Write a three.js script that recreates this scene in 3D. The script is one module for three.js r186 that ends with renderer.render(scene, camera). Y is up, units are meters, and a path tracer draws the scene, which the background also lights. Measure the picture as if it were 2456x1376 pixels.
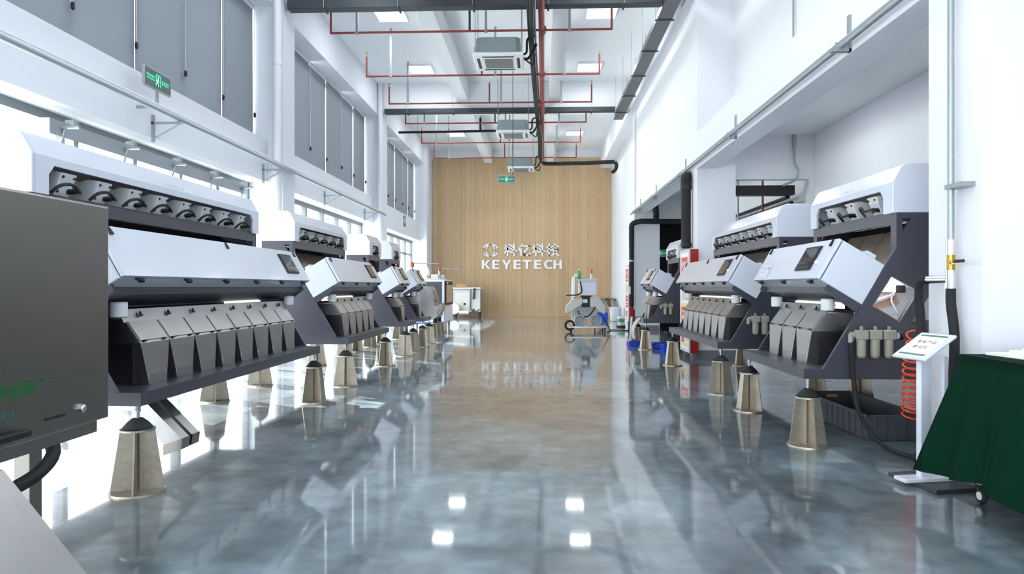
import * as THREE from 'three';
import { mergeGeometries } from 'three/addons/utils/BufferGeometryUtils.js';
import { RoundedBoxGeometry } from 'three/addons/geometries/RoundedBoxGeometry.js';
import { TextGeometry } from 'three/addons/geometries/TextGeometry.js';
import { FontLoader } from 'three/addons/loaders/FontLoader.js';
import { RectAreaLightUniformsLib } from 'three/addons/lights/RectAreaLightUniformsLib.js';

// ------------------------------------------------------------------ camera, sky, sun, exposure
const scene = new THREE.Scene();
const camera = new THREE.PerspectiveCamera(2 * Math.atan(688 / 1670) * 180 / Math.PI, 2456 / 1376, 0.05, 300);
camera.position.set(0, 1.25, 0);
camera.rotation.y = Math.atan(68 / 1670);          // the hall runs to -z; the lens is turned slightly to the left
const SKY = 8.5, SUN = 30, PANEL = 32, PANEL_GLOW = 1.6;
scene.background = new THREE.Color().setRGB(0.90, 0.96, 1.0);
scene.backgroundIntensity = SKY;
const sun = new THREE.DirectionalLight(new THREE.Color().setRGB(1, 0.97, 0.92), SUN);
sun.position.set(-0.69 * 45 - 3, 0.56 * 45, -0.41 * 45 - 12); sun.target.position.set(-3, 0, -12);
sun.castShadow = true; sun.shadow.mapSize.set(4096, 4096);
Object.assign(sun.shadow.camera, { left: -26, right: 26, top: 22, bottom: -22, near: 1, far: 90 });
scene.add(sun, sun.target);
const renderer = new THREE.WebGLRenderer({ antialias: true });
renderer.toneMapping = THREE.LinearToneMapping;
renderer.toneMappingExposure = 0.92;
renderer.shadowMap.enabled = true;
RectAreaLightUniformsLib.init();

// ------------------------------------------------------------------ helpers
let seed = 7;
const rnd = () => { seed = (seed * 1664525 + 1013904223) >>> 0; return seed / 4294967296; };
const R = (d) => d * Math.PI / 180;
const V = (x, y, z) => new THREE.Vector3(x, y, z);
const F = (x, y, d) => new THREE.Vector3(x, y, -d);       // d metres down the hall
const used = new Map();
function numbered(name) {
  const k = used.get(name) ?? 0; used.set(name, k + 1);
  return k ? name + '_' + String(k).padStart(3, '0') : name;
}
function metricUV(g) {                                       // uv in metres, by the dominant side of every face
  const p = g.attributes.position, n = g.attributes.normal, uv = new Float32Array(p.count * 2);
  for (let i = 0; i < p.count; i++) {
    const a = Math.abs(n.getX(i)), b = Math.abs(n.getY(i)), c = Math.abs(n.getZ(i));
    if (b >= a && b >= c) { uv[2 * i] = p.getX(i); uv[2 * i + 1] = p.getZ(i); }
    else if (a >= c) { uv[2 * i] = p.getZ(i); uv[2 * i + 1] = p.getY(i); }
    else { uv[2 * i] = p.getX(i); uv[2 * i + 1] = p.getY(i); }
  }
  g.setAttribute('uv', new THREE.BufferAttribute(uv, 2));
  return g;
}
function merge(list, keepUV) {
  list = Array.isArray(list) ? list.flat(9) : [list];
  const flat = list.map((g) => {
    const q = g.index ? g.toNonIndexed() : g;
    for (const k of Object.keys(q.attributes)) if (!['position', 'normal', 'uv'].includes(k)) q.deleteAttribute(k);
    if (!q.attributes.uv) q.setAttribute('uv', new THREE.BufferAttribute(new Float32Array(q.attributes.position.count * 2), 2));
    q.morphAttributes = {};
    return q;
  });
  const g = flat.length === 1 ? flat[0] : mergeGeometries(flat);
  return keepUV ? g : metricUV(g);
}
function part(name, geos, mat, parent, keepUV) {
  const m = new THREE.Mesh(merge(geos, keepUV), mat);
  m.name = name; m.castShadow = m.receiveShadow = true;
  parent.add(m); return m;
}
function thing(name, label, category, pos = [0, 0, 0], turn = 0, group) {
  const o = new THREE.Group(); o.name = numbered(name); scene.add(o);
  o.position.set(...pos); o.rotation.y = turn; o.userData = { label, category };
  if (group) o.userData.group = group;
  return o;
}
function solo(name, geos, mat, label, category, group) {
  const m = part(numbered(name), geos, mat, scene);
  m.userData = { label, category }; if (group) m.userData.group = group;
  return m;
}
function struct(name, geos, mat) { const m = part(name, geos, mat, scene); m.userData = { kind: 'structure' }; return m; }
function dup(o, label, pos, turn) {
  const c = o.clone(); c.name = numbered(o.name.replace(/_\d{3}$/, '')); c.userData = { ...o.userData, label };
  scene.add(c); if (pos) c.position.set(...pos); if (turn !== undefined) c.rotation.y = turn;
  return c;
}
const bx = (w, h, d, x = 0, y = 0, z = 0) => new THREE.BoxGeometry(w, h, d).translate(x, y, z);
const span = (x0, x1, y0, y1, d0, d1) => bx(Math.abs(x1 - x0), Math.abs(y1 - y0), Math.abs(d1 - d0), (x0 + x1) / 2, (y0 + y1) / 2, -(d0 + d1) / 2);
const rb = (w, h, d, x = 0, y = 0, z = 0, r = 0.01) => new RoundedBoxGeometry(w, h, d, 2, r).translate(x, y, z);
function rod(a, b, r, seg = 10, r2 = r) {
  const d = b.clone().sub(a), g = new THREE.CylinderGeometry(r2, r, d.length(), seg);
  g.applyQuaternion(new THREE.Quaternion().setFromUnitVectors(V(0, 1, 0), d.clone().normalize()));
  return g.translate((a.x + b.x) / 2, (a.y + b.y) / 2, (a.z + b.z) / 2);
}
function piping(pts, r, seg = 10) {
  const out = [];
  for (let i = 1; i < pts.length; i++) out.push(rod(pts[i - 1], pts[i], r, seg));
  for (let i = 1; i < pts.length - 1; i++) out.push(new THREE.SphereGeometry(r * 1.04, seg, 8).translate(pts[i].x, pts[i].y, pts[i].z));
  return out;
}
const hosey = (pts, r, n = 40, seg = 10) => new THREE.TubeGeometry(new THREE.CatmullRomCurve3(pts), n, r, seg);
const lathe = (pts, seg = 20) => new THREE.LatheGeometry(pts.map(([r, y]) => new THREE.Vector2(r, y)), seg);
function shapeOf(pts, holes = []) {
  const s = new THREE.Shape(pts.map(([a, b]) => new THREE.Vector2(a, b)));
  for (const h of holes) s.holes.push(new THREE.Path(h.map(([a, b]) => new THREE.Vector2(a, b))));
  return s;
}
// a profile in (depth, height) drawn out along x from x0 to x1; depth counts away from the front (towards -z)
function prism(pts, x0, x1, bevel = 0, holes = []) {
  const g = new THREE.ExtrudeGeometry(shapeOf(pts, holes), { depth: x1 - x0 - 2 * bevel, bevelEnabled: bevel > 0, bevelThickness: bevel, bevelSize: bevel, bevelOffset: -bevel, bevelSegments: 2, steps: 1, curveSegments: 6 });
  return g.rotateY(Math.PI / 2).translate(x0 + bevel, 0, 0);
}
// a face in (x, y) with thickness t, front at z = z0
const plate = (pts, z0, t, holes = []) => new THREE.ExtrudeGeometry(shapeOf(pts, holes), { depth: t, bevelEnabled: false }).translate(0, 0, z0 - t);
// a solid between two rectangles of corners, 4 bottom + 4 top
function hexa(b, t) {
  const P = [...b, ...t].map((a) => V(...a)), q = [[0, 3, 2, 1], [4, 5, 6, 7], [0, 1, 5, 4], [1, 2, 6, 5], [2, 3, 7, 6], [3, 0, 4, 7]];
  const pos = [], c = P.reduce((s, v) => s.add(v), V(0, 0, 0)).multiplyScalar(1 / 8);
  for (const f of q) {
    let [a, b2, c2, d] = f.map((i) => P[i]);
    const n = b2.clone().sub(a).cross(d.clone().sub(a)), mid = a.clone().add(c2).multiplyScalar(0.5).sub(c);
    if (n.dot(mid) < 0) [b2, d] = [d, b2];
    for (const v of [a, b2, c2, a, c2, d]) pos.push(v.x, v.y, v.z);
  }
  const g = new THREE.BufferGeometry();
  g.setAttribute('position', new THREE.Float32BufferAttribute(pos, 3)); g.computeVertexNormals();
  return g;
}
// ------------------------------------------------------------------ textures
function lattice(n, s) {                                     // tileable value noise with n cells
  let k = s >>> 0; const a = new Float32Array(n * n);
  for (let i = 0; i < n * n; i++) { k = (k * 1664525 + 1013904223) >>> 0; a[i] = k / 4294967296; }
  return (u, v) => {
    const x = u * n, y = v * n, i = Math.floor(x), j = Math.floor(y), f = x - i, g = y - j, sx = f * f * (3 - 2 * f), sy = g * g * (3 - 2 * g);
    const at = (p, q) => a[((q % n) + n) % n * n + ((p % n) + n) % n];
    return (at(i, j) * (1 - sx) + at(i + 1, j) * sx) * (1 - sy) + (at(i, j + 1) * (1 - sx) + at(i + 1, j + 1) * sx) * sy;
  };
}
function fbm(cells, s) {
  const f = cells.map((n, i) => lattice(n, s + i * 91));
  return (u, v) => { let t = 0, w = 0, a = 1; for (const q of f) { t += a * q(u, v); w += a; a *= 0.6; } return t / w; };
}
function dataTex(n, fn, srgb, repeat = 1) {
  const d = new Uint8Array(n * n * 4);
  for (let j = 0; j < n; j++) for (let i = 0; i < n; i++) {
    const c = fn(i / n, j / n), k = (j * n + i) * 4;
    for (let q = 0; q < 3; q++) d[k + q] = Math.max(0, Math.min(255, Math.round(255 * (c.length ? c[q] : c))));
    d[k + 3] = 255;
  }
  const t = new THREE.DataTexture(d, n, n, THREE.RGBAFormat);
  t.wrapS = t.wrapT = THREE.RepeatWrapping; t.magFilter = THREE.LinearFilter; t.minFilter = THREE.LinearMipmapLinearFilter; t.generateMipmaps = true;
  if (srgb) t.colorSpace = THREE.SRGBColorSpace;
  t.repeat.set(repeat, repeat); t.needsUpdate = true;
  return t;
}
function print(w, h, draw) {
  const c = document.createElement('canvas'); c.width = w; c.height = h;
  draw(c.getContext('2d'), w, h);
  const t = new THREE.CanvasTexture(c); t.colorSpace = THREE.SRGBColorSpace;
  return t;
}
const nBig = fbm([5, 11, 23, 47, 96], 11), nFine = fbm([60, 120, 240], 51), nStreak = fbm([9, 20, 40], 77);
const ease = (a, b, x) => { x = Math.min(1, Math.max(0, (x - a) / (b - a))); return x * x * (3 - 2 * x); };
const floorTint = dataTex(1024, (u, v) => {
  const w = nBig(u + 0.06 * nStreak(v, u), v), d = nFine(u, v), sc = ease(0.62, 0.72, nStreak(u, v * 0.5 + 0.2 * u));
  const q = ease(0.42, 0.6, nFine(u * 0.5 + 0.1 * w, v * 0.5)) - 0.5, k = 0.405 + 0.47 * (w - 0.5) + 0.14 * (d - 0.5) + 0.05 * q + 0.07 * sc;
  return [k * 0.95, k * 1.08, k * 1.15];
}, true, 1 / 7);
const floorRough = dataTex(512, (u, v) => 0.52 + 0.4 * (nBig(v, u) - 0.5) + 0.16 * (nFine(u, v) - 0.5), false, 1 / 5);
const floorWave = dataTex(512, (u, v) => fbm2(u, v), false, 1 / 3);
function fbm2(u, v) { return 0.75 * nBig(u, v) + 0.25 * nStreak(v, u); }
const plasterBump = dataTex(512, (u, v) => 0.6 * nFine(u, v) + 0.4 * nBig(u, v), false, 1 / 2.5);
const brushed = dataTex(512, (u, v) => { const f = lat1(v); return 0.8 + 0.1 * (f - 0.5) + 0.3 * (nBig(u, v) - 0.5); }, false, 1.2);
function lat1(v) { return 0.5 * hash(Math.floor(v * 512)) + 0.5 * hash(Math.floor(v * 130) + 999); }
function hash(i) { const s = Math.sin(i * 127.1) * 43758.5453; return s - Math.floor(s); }
const steelTint = dataTex(512, (u, v) => { const k = 0.9 + 0.1 * (nBig(u, v) - 0.5); return [k, k * 0.995, k * 0.985]; }, true, 0.8);
const standTint = dataTex(512, (u, v) => {
  const w = nBig(u, v), r = ease(0.53, 0.68, nStreak(u, v)); const k = 0.88 + 0.2 * (w - 0.5) + 0.05 * (nFine(u, v) - 0.5);
  return [k - 0.03 * r, k * 0.985 - 0.05 * r, k * 0.955 - 0.09 * r];
}, true, 1.7);
const woodTint = dataTex(512, (u, v) => {
  const g = nStreak(u * 1.0, v * 0.12) - 0.5, f = nFine(u, v * 0.06) - 0.5, k = 0.79 + 0.07 * g + 0.08 * f;
  return [k * 1.02, k * 0.885, k * 0.70];
}, true, 0.7);
const clothBump = dataTex(256, (u, v) => 0.5 + 0.25 * Math.sin(u * 256 * Math.PI / 2) * Math.sin(v * 256 * Math.PI / 2) + 0.4 * (nFine(u, v) - 0.5), false, 3);

// ------------------------------------------------------------------ materials
const phys = (o) => new THREE.MeshPhysicalMaterial(o), std = (o) => new THREE.MeshStandardMaterial(o);
const M = {
  plaster: std({ color: 0xe8ebf1, roughness: 0.85, bumpMap: plasterBump, bumpScale: 0.0015 }),
  ceiling: std({ color: 0xf4f7fa, roughness: 0.9 }),
  plinth: std({ color: 0x777b80, roughness: 0.6 }),
  floor: phys({ map: floorTint, roughness: 0.8, roughnessMap: floorRough, specularIntensity: 0.5, bumpMap: floorWave, bumpScale: 0.002, clearcoat: 1, clearcoatRoughness: 0.05 }),
  outside: std({ color: 0xc9cbc8, roughness: 0.95 }),
  white: phys({ color: 0xd3d9e6, roughness: 0.3, clearcoat: 0.6, clearcoatRoughness: 0.12 }),
  plastic: std({ color: 0xe3e6ea, roughness: 0.45 }),
  offwhite: std({ color: 0xcfcdc6, roughness: 0.5 }),
  frame: phys({ color: 0x373845, roughness: 0.42, clearcoat: 0.3, clearcoatRoughness: 0.3 }),
  dark: std({ color: 0x1c1c20, roughness: 0.7 }),
  black: std({ color: 0x141416, roughness: 0.5 }),
  rubber: std({ color: 0x1a1a1c, roughness: 0.75 }),
  steel: std({ color: 0xbebfc0, map: steelTint, metalness: 1, roughness: 0.42, roughnessMap: brushed }),
  cabinet: std({ color: 0x8f8b86, metalness: 1, roughness: 0.3 }),
  stand: std({ color: 0xc4c0b8, map: standTint, metalness: 0.9, roughness: 0.42 }),
  galv: std({ color: 0xa6adb1, metalness: 0.8, roughness: 0.45 }),
  chrome: std({ color: 0xdedede, metalness: 1, roughness: 0.15 }),
  slide: std({ color: 0x8a7c70, metalness: 0.35, roughness: 0.4 }),
  feeder: std({ color: 0xcfd2d5, roughness: 0.5 }),
  baffle: std({ color: 0xc4bfb5, metalness: 0.1, roughness: 0.5 }),
  screen: phys({ color: 0x1b1c1f, roughness: 0.12, clearcoat: 1, clearcoatRoughness: 0.03 }),
  wood: std({ map: woodTint, roughness: 0.5 }),
  woodDark: std({ map: woodTint, color: 0xf7f2ec, roughness: 0.5 }),
  woodLight: std({ map: woodTint, color: 0xfffaf2, roughness: 0.55 }),
  gap: std({ color: 0x5d4a38, roughness: 0.9 }),
  signWhite: std({ color: 0xf2f3f8, roughness: 0.4 }),
  redPipe: std({ color: 0x8e3a33, roughness: 0.45 }),
  red: phys({ color: 0xa01512, roughness: 0.35, clearcoat: 0.4 }),
  tray: std({ color: 0x3b4146, roughness: 0.5, metalness: 0.3 }),
  trayGrey: std({ color: 0x5d6266, roughness: 0.45, metalness: 0.5 }),
  acBody: std({ color: 0x8d979b, roughness: 0.5, metalness: 0.3 }),
  grille: std({ color: 0x80817d, roughness: 0.7 }),
  blind: phys({ color: 0x878e96, roughness: 0.9, transmission: 0.03, thickness: 0 }),
  mullion: std({ color: 0x7d8488, roughness: 0.5, metalness: 0.3 }),
  glass: phys({ color: 0xffffff, roughness: 0.02, transmission: 1, thickness: 0, ior: 1.5 }),
  cloth: phys({ color: 0x05281b, specularIntensity: 0.2, roughness: 1, bumpMap: clothBump, bumpScale: 0.002 }),
  orange: std({ color: 0xe8481a, roughness: 0.4 }),
  blue: std({ color: 0x1f4fd0, roughness: 0.45 }),
  crate: std({ color: 0x454a52, roughness: 0.6 }),
  green: std({ color: 0x4da05a, roughness: 0.4 }),
  brass: std({ color: 0xb08d45, metalness: 1, roughness: 0.3 }),
  card: std({ color: 0xc79a63, roughness: 0.9 }),
  paper: std({ color: 0xf0f1f0, roughness: 0.8 }),
  bowl: std({ color: 0x96968a, roughness: 0.35 }),
  motor: std({ color: 0x9fa6aa, roughness: 0.5, metalness: 0.4 }),
  panelGlow: std({ color: 0xffffff, emissive: 0xffffff, emissiveIntensity: PANEL_GLOW, roughness: 0.6 }),
  lampGlow: std({ color: 0xffffff, emissive: new THREE.Color().setRGB(1, 0.98, 0.96), emissiveIntensity: 1.4, roughness: 0.6 }),
  peach: std({ color: 0xd9a68c, roughness: 0.6 }),
};
const ORD = ['first', 'second', 'third', 'fourth', 'fifth', 'sixth', 'seventh', 'eighth', 'ninth', 'tenth'];

// ------------------------------------------------------------------ the building
const BACK = 30.25, REAR = -6.6, CEIL = 7.2, COLS = [-3.2, 4.75, 12.65, 20.6, 28.55], HC = 0.3;
struct('floor', span(-5.45, 5.0, -0.3, 0, REAR - 0.2, BACK + 0.2), M.floor);
struct('ceiling', span(-5.45, 5.0, CEIL, CEIL + 0.25, REAR - 0.2, BACK + 0.2), M.ceiling);
struct('ground', span(-60, -5.46, -0.5, -0.06, -40, 70), M.outside);
struct('wall_back', span(-5.45, 5.0, 0, CEIL, BACK + 0.05, BACK + 0.25), M.plaster);
struct('wall_rear', [span(-5.45, -3.2, 0, CEIL, REAR - 0.2, REAR), span(2.4, 5.0, 0, CEIL, REAR - 0.2, REAR), span(-3.2, 2.4, 3.6, CEIL, REAR - 0.2, REAR)], M.plaster);
// left wall: columns with spandrel and lintel beams between them
const leftBits = [], rightBits = [];
const bays = [[REAR, COLS[0] - HC]];
for (let i = 0; i < 4; i++) bays.push([COLS[i] + HC, COLS[i + 1] - HC]);
bays.push([COLS[4] + HC, BACK + 0.05]);
for (const c of COLS) struct(numbered('column'), span(-5.45, -4.63, 0, CEIL, c - HC, c + HC), M.plaster);
bays.forEach(([a, b], i) => {
  if (i === 5) { leftBits.push(span(-5.45, -4.72, 0, CEIL, a, b)); return; }
  leftBits.push(span(-5.45, -4.9, 3.13, 3.88, a, b), span(-5.45, -4.76, 6.3, CEIL, a, b));
});
struct('wall_left', leftBits, M.plaster);
// right wall: columns, beam with annex below, infill above
for (const c of COLS.slice(0, 4)) struct(numbered('column'), span(2.75, c > 20 ? 3.45 : 3.42, 0, CEIL, c - HC, c + HC), M.plaster);
struct('wall_right', [
  span(3.39, 3.6, 3.95, CEIL, COLS[0], COLS[2]),                    // recessed infill of the first bays
  span(3.39, 3.6, 0, 3.95, REAR, COLS[1] - HC),
  span(2.77, 3.0, 3.97, CEIL, COLS[2] + HC, COLS[3] - HC),
  span(3.07, 3.4, 0, CEIL, COLS[3] + HC, BACK + 0.05),
  span(3.39, 3.6, 3.95, CEIL, REAR, COLS[0]),
], M.plaster);
struct('beam', [span(2.75, 3.08, 3.33, 3.97, COLS[0] + HC, COLS[1] - HC)], M.plaster);
struct('beam_001', [span(2.75, 3.08, 3.33, 3.97, COLS[1] + HC, COLS[2] - HC)], M.plaster);
struct('beam_002', [span(2.75, 3.08, 3.4, 3.97, COLS[2] + HC, COLS[3] - HC)], M.plaster);
struct('beam_003', [span(2.6, 3.4, 6.38, CEIL, REAR, BACK)], M.plaster);
let bn = 4;
for (const c of COLS.slice(0, 4)) struct('beam_' + String(bn++).padStart(3, '0'), span(-4.7, 2.75, 6.42, CEIL, c - HC, c + HC), M.ceiling);
for (const [x0, x1] of [[-2.43, -2.1], [0.25, 0.57]]) struct('beam_' + String(bn++).padStart(3, '0'), span(x0, x1, 6.65, CEIL, REAR, BACK), M.ceiling);
// the annex behind the right columns
struct('wall_annex', [
  span(4.85, 5.0, 0, 3.95, COLS[1] - HC, BACK),
  span(3.4, 5.0, 0, 3.95, COLS[1] - HC - 0.001, COLS[1] - HC + 0.15),
  ...[COLS[2], COLS[3]].flatMap((c) => [span(3.08, 3.43, 0, 3.95, c - 0.05, c + 0.1), span(3.43, 4.78, 3.17, 3.95, c - 0.05, c + 0.1), span(4.78, 4.86, 0, 3.95, c - 0.05, c + 0.1)]),
  span(3.4, 5.0, 0, 3.95, 24.9, 25.0),
], M.plaster);
struct('ceiling_annex', span(3.08, 5.0, 3.95, 4.1, COLS[1] - HC, 25), M.ceiling);
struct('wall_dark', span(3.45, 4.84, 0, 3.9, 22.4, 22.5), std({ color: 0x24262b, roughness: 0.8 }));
struct('baseboard_right', [COLS[1], COLS[2], COLS[3]].map((c) => span(2.73, 3.43, 0, 0.14, c - HC - 0.02, c + HC + 0.02)), M.plinth);

// windows of the left wall
let wn = 1;
function glazing(a, b, y0, y1, n, x, low) {
  const w = new THREE.Group(); w.name = 'window_' + wn++; scene.add(w); w.userData = { kind: 'structure' };
  part('frame', [span(x - 0.05, x + 0.05, y1 - 0.1, y1, a, b), span(x - 0.05, x + 0.05, y0, y0 + 0.06, a, b), span(x - 0.05, x + 0.05, y0, y1, a, a + 0.06), span(x - 0.05, x + 0.05, y0, y1, b - 0.06, b)], M.mullion, w);
  const s = (b - a) / n;
  for (let i = 0; i < n; i++) {
    const mz = a + i * s + (low ? 0 : 0.1), mw = low ? 0.045 : 0.07;
    if (i) part('mullion', span(x - 0.06, x + 0.06, y0 + 0.06, y1 - 0.1, mz - mw, mz + mw), M.mullion, w);
    part('pane', span(x - 0.003, x + 0.003, y0 + 0.06, y1 - 0.1, a + i * s + 0.045, a + (i + 1) * s - 0.045), M.glass, w);
  }
  if (low) part('transom', span(x - 0.04, x + 0.04, 2.52, 2.58, a, b), M.mullion, w);
  return w;
}
for (let i = 0; i < 5; i++) {
  const [a, b] = bays[i];
  glazing(a, b, 0, 3.13, i ? 6 : 2, -5.3, true);
  glazing(a, b, 3.88, 6.3, i ? 6 : 2, -5.38, false);
}
{ // glazed entrance behind the camera
  const w = new THREE.Group(); w.name = 'window_' + wn++; scene.add(w); w.userData = { kind: 'structure' };
  part('frame', [span(-3.2, 2.4, 3.5, 3.6, REAR - 0.12, REAR - 0.05), ...[-3.16, -1.33, 0.53, 2.36].map((x) => span(x - 0.04, x + 0.04, 0, 3.5, REAR - 0.12, REAR - 0.05))], M.mullion, w);
  for (const x of [-2.245, -0.4, 1.445]) part('pane', span(x - 0.87, x + 0.87, 0.02, 3.5, REAR - 0.088, REAR - 0.082), M.glass, w);
}
// roller blinds in the upper windows
{
  const bayName = ['', 'bay beside the camera', 'first bay', 'second bay', 'last bay'];
  const wide = 1.2, proto = thing('roller_blind', '', 'blind', [0, 0, 0], 0, 'grey roller blinds of the upper windows');
  const cg = new THREE.PlaneGeometry(wide, 2.36, 12, 1).rotateY(Math.PI / 2);
  const sheet = [];
  for (const off of [0, 0.004]) { const q = cg.clone(); const p = q.attributes.position; for (let k = 0; k < p.count; k++) p.setX(k, p.getX(k) + off + 0.006 * Math.sin(p.getZ(k) * 9) * (p.getY(k) < 0 ? 1 : 0)); q.computeVertexNormals(); sheet.push(q); }
  part('fabric', sheet[0], M.blind, proto);
  part('bottom_bar', bx(0.022, 0.03, wide, 0, -1.18, 0), M.mullion, proto);
  part('roller_tube', new THREE.CylinderGeometry(0.035, 0.035, wide + 0.02, 14).rotateX(Math.PI / 2).translate(0, 1.19, 0), M.plastic, proto);
  const cord = part('pull_cord', rod(V(0.05, 1.15, -wide / 2 + 0.03), V(0.05, -0.75, -wide / 2 + 0.03), 0.004, 6), M.plastic, proto);
  part('cord_weight', lathe([[0.001, -0.05], [0.022, -0.03], [0.022, 0.03], [0.001, 0.05]], 10).translate(0.05, -0.75, -wide / 2 + 0.03), M.black, cord);
  let first = true;
  for (let i = 1; i < 5; i++) {
    const [a, b] = bays[i], s = (b - a) / 6;
    for (let k = 0; k < 6; k++) {
      if (i === 1 && k < 2) continue;
      const label = 'grey roller blind in the upper left window, ' + ORD[k] + ' in the ' + bayName[i];
      const pos = [-5.2 + 0.03 * (k % 2), 5.08, -(a + (k + 0.5) * s + (k % 2 ? -1 : 1) * 0.022 + (rnd() - 0.5) * 0.012)];
      const o = first ? proto : dup(proto, label, pos);
      if (first) { proto.position.set(...pos); proto.userData.label = label; first = false; }
      o.rotation.x = (rnd() - 0.5) * 0.012;
    }
  }
}
// wood cladding of the end wall, plank by plank
{
  const clad = new THREE.Group(); clad.name = 'trim_1'; scene.add(clad); clad.userData = { kind: 'structure' };
  clad.position.set(-4.71, 0, -BACK);
  part('backing', bx(7.77, 6.84, 0.03, 3.885, 3.42, -0.03), M.gap, clad);
  const n = 38, w = 7.77 / n, fl = (x0, x1) => {
    const g = [[x0, 0], [x0, 0.02]]; const k = 4, s = (x1 - x0) / k;
    for (let i = 0; i < k; i++) g.push([x0 + i * s + 0.004, 0.028], [x0 + (i + 1) * s - 0.012, 0.028], [x0 + (i + 1) * s - 0.010, 0.02], [x0 + (i + 1) * s, 0.02]);
    g.push([x1, 0]); return g;
  };
  const geos = [0, 1, 2].map((k) => metricUV(new THREE.ExtrudeGeometry(shapeOf(fl(0.002, w - 0.002)), { depth: 6.84, bevelEnabled: false }).rotateX(Math.PI / 2).translate(0, 6.84, 0).toNonIndexed()));
  geos.forEach((g, k) => { const uv = g.attributes.uv; for (let i = 0; i < uv.count; i++) uv.setXY(i, uv.getX(i) + k * 0.37, uv.getY(i) + k * 0.61); });
  for (let i = 0; i < n; i++) {
    const m = new THREE.Mesh(geos[Math.floor(rnd() * 3)], [M.wood, M.woodDark, M.woodLight][Math.floor(rnd() * 3)]);
    m.name = i ? 'plank_' + String(i).padStart(3, '0') : 'plank'; m.castShadow = m.receiveShadow = true;
    m.position.set(i * w, 0, -0.016); clad.add(m);
  }
}

// ------------------------------------------------------------------ writing
const font = await new FontLoader().loadAsync('fonts/droid/droid_sans_bold.typeface.json');
const HAN = {
  ke: [[[.42, .95], [.08, .85]], [[.02, .66], [.48, .66]], [[.26, .88], [.26, 0]], [[.26, .62], [.02, .25]], [[.27, .55], [.46, .36]], [[.55, .88], [.7, .76]], [[.53, .62], [.68, .5]], [[.48, .28], [1, .4]], [[.83, 1], [.83, 0]]],
  yi: [[[.32, .98], [.02, .5]], [[.2, .7], [.2, 0]], [[.42, .82], [.9, .82], [.44, .2], [.46, .06], [.55, .04], [.9, .04], [1, .2]]],
  ji: [[[0, .74], [.38, .74]], [[.2, 1], [.2, .04], [.08, .04]], [[0, .36], [.38, .48]], [[.42, .8], [1, .8]], [[.7, 1], [.7, .55]], [[.46, .54], [.92, .54], [.42, 0]], [[.54, .44], [1, 0]]],
  an: [[[.5, 1], [.5, .88]], [[.05, .7], [.05, .86], [.95, .86], [.95, .7]], [[.45, .75], [.25, .3], [.85, 0]], [[.72, .55], [.1, 0]], [[0, .5], [1, .5]]],
  quan: [[[.5, 1], [0, .6]], [[.5, 1], [1, .6]], [[.25, .58], [.75, .58]], [[.2, .32], [.8, .32]], [[.05, .02], [.95, .02]], [[.5, .58], [.5, .02]]],
  chu: [[[.5, 1], [.5, 0]], [[.15, .9], [.15, .55], [.85, .55], [.85, .9]], [[.08, .42], [.08, .02], [.92, .02], [.92, .42]]],
  kou: [[[.1, .85], [.1, .05]], [[.1, .85], [.9, .85], [.9, .05]], [[.1, .1], [.9, .1]]],
  chan: [[[.5, 1], [.5, .88]], [[.1, .85], [.9, .85]], [[.3, .8], [.36, .66]], [[.7, .8], [.62, .66]], [[.1, .6], [.95, .6]], [[.15, .6], [.12, .3], [0, 0]]],
  pin: [[[.28, .95], [.28, .58], [.72, .58], [.72, .95], [.28, .95]], [[.02, .42], [.02, .02], [.44, .02], [.44, .42], [.02, .42]], [[.56, .42], [.56, .02], [.98, .02], [.98, .42], [.56, .42]]],
  zhi: [[[.2, 1], [.05, .8]], [[.1, .86], [.5, .86]], [[0, .66], [.52, .66]], [[.28, .86], [.02, .45]], [[.3, .62], [.5, .48]], [[.6, .92], [.6, .55], [.95, .55], [.95, .92], [.6, .92]], [[.22, .4], [.22, 0], [.8, 0], [.8, .4], [.22, .4]], [[.22, .2], [.8, .2]]],
  neng: [[[.25, 1], [.08, .72], [.45, .76]], [[.08, .6], [.08, 0]], [[.08, .6], [.45, .6], [.45, 0]], [[.08, .4], [.45, .4]], [[.08, .2], [.45, .2]], [[.6, 1], [.6, .6], [.95, .6]], [[.92, .9], [.6, .76]], [[.6, .48], [.6, .05], [.98, .05]], [[.92, .38], [.6, .24]]],
  ce: [[[.02, .9], [.15, .8]], [[0, .6], [.12, .52]], [[.02, .05], [.18, .4]], [[.28, .25], [.28, .92], [.6, .92], [.6, .25]], [[.44, .8], [.44, .35], [.25, 0]], [[.48, .2], [.62, .02]], [[.75, .85], [.75, .25]], [[.95, 1], [.95, .02], [.85, .02]]],
  shi: [[[.08, .95], [.2, .82]], [[0, .62], [.2, .62], [.2, .1], [.32, .22]], [[.36, .76], [1, .76]], [[.42, .48], [.68, .48]], [[.55, .48], [.55, .14]], [[.38, .1], [.7, .18]], [[.76, 1], [.82, .3], [.98, .02], [1, .2]], [[.88, .98], [.98, .86]]],
  qu: [[[.05, .92], [.95, .92]], [[.1, .92], [.1, .02], [1, .02]], [[.75, .78], [.25, .2]], [[.3, .75], [.8, .2]]],
};
function hanGeo(key, size, w, t) {                            // raised strokes
  const out = [];
  for (const line of HAN[key]) for (let i = 1; i < line.length; i++) {
    const [x0, y0] = line[i - 1], [x1, y1] = line[i], L = Math.hypot(x1 - x0, y1 - y0) * size + w * 0.8;
    out.push(bx(L, w, t).rotateZ(Math.atan2(y1 - y0, x1 - x0)).translate((x0 + x1) / 2 * size, (y0 + y1) / 2 * size, t / 2));
  }
  return out;
}
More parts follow.
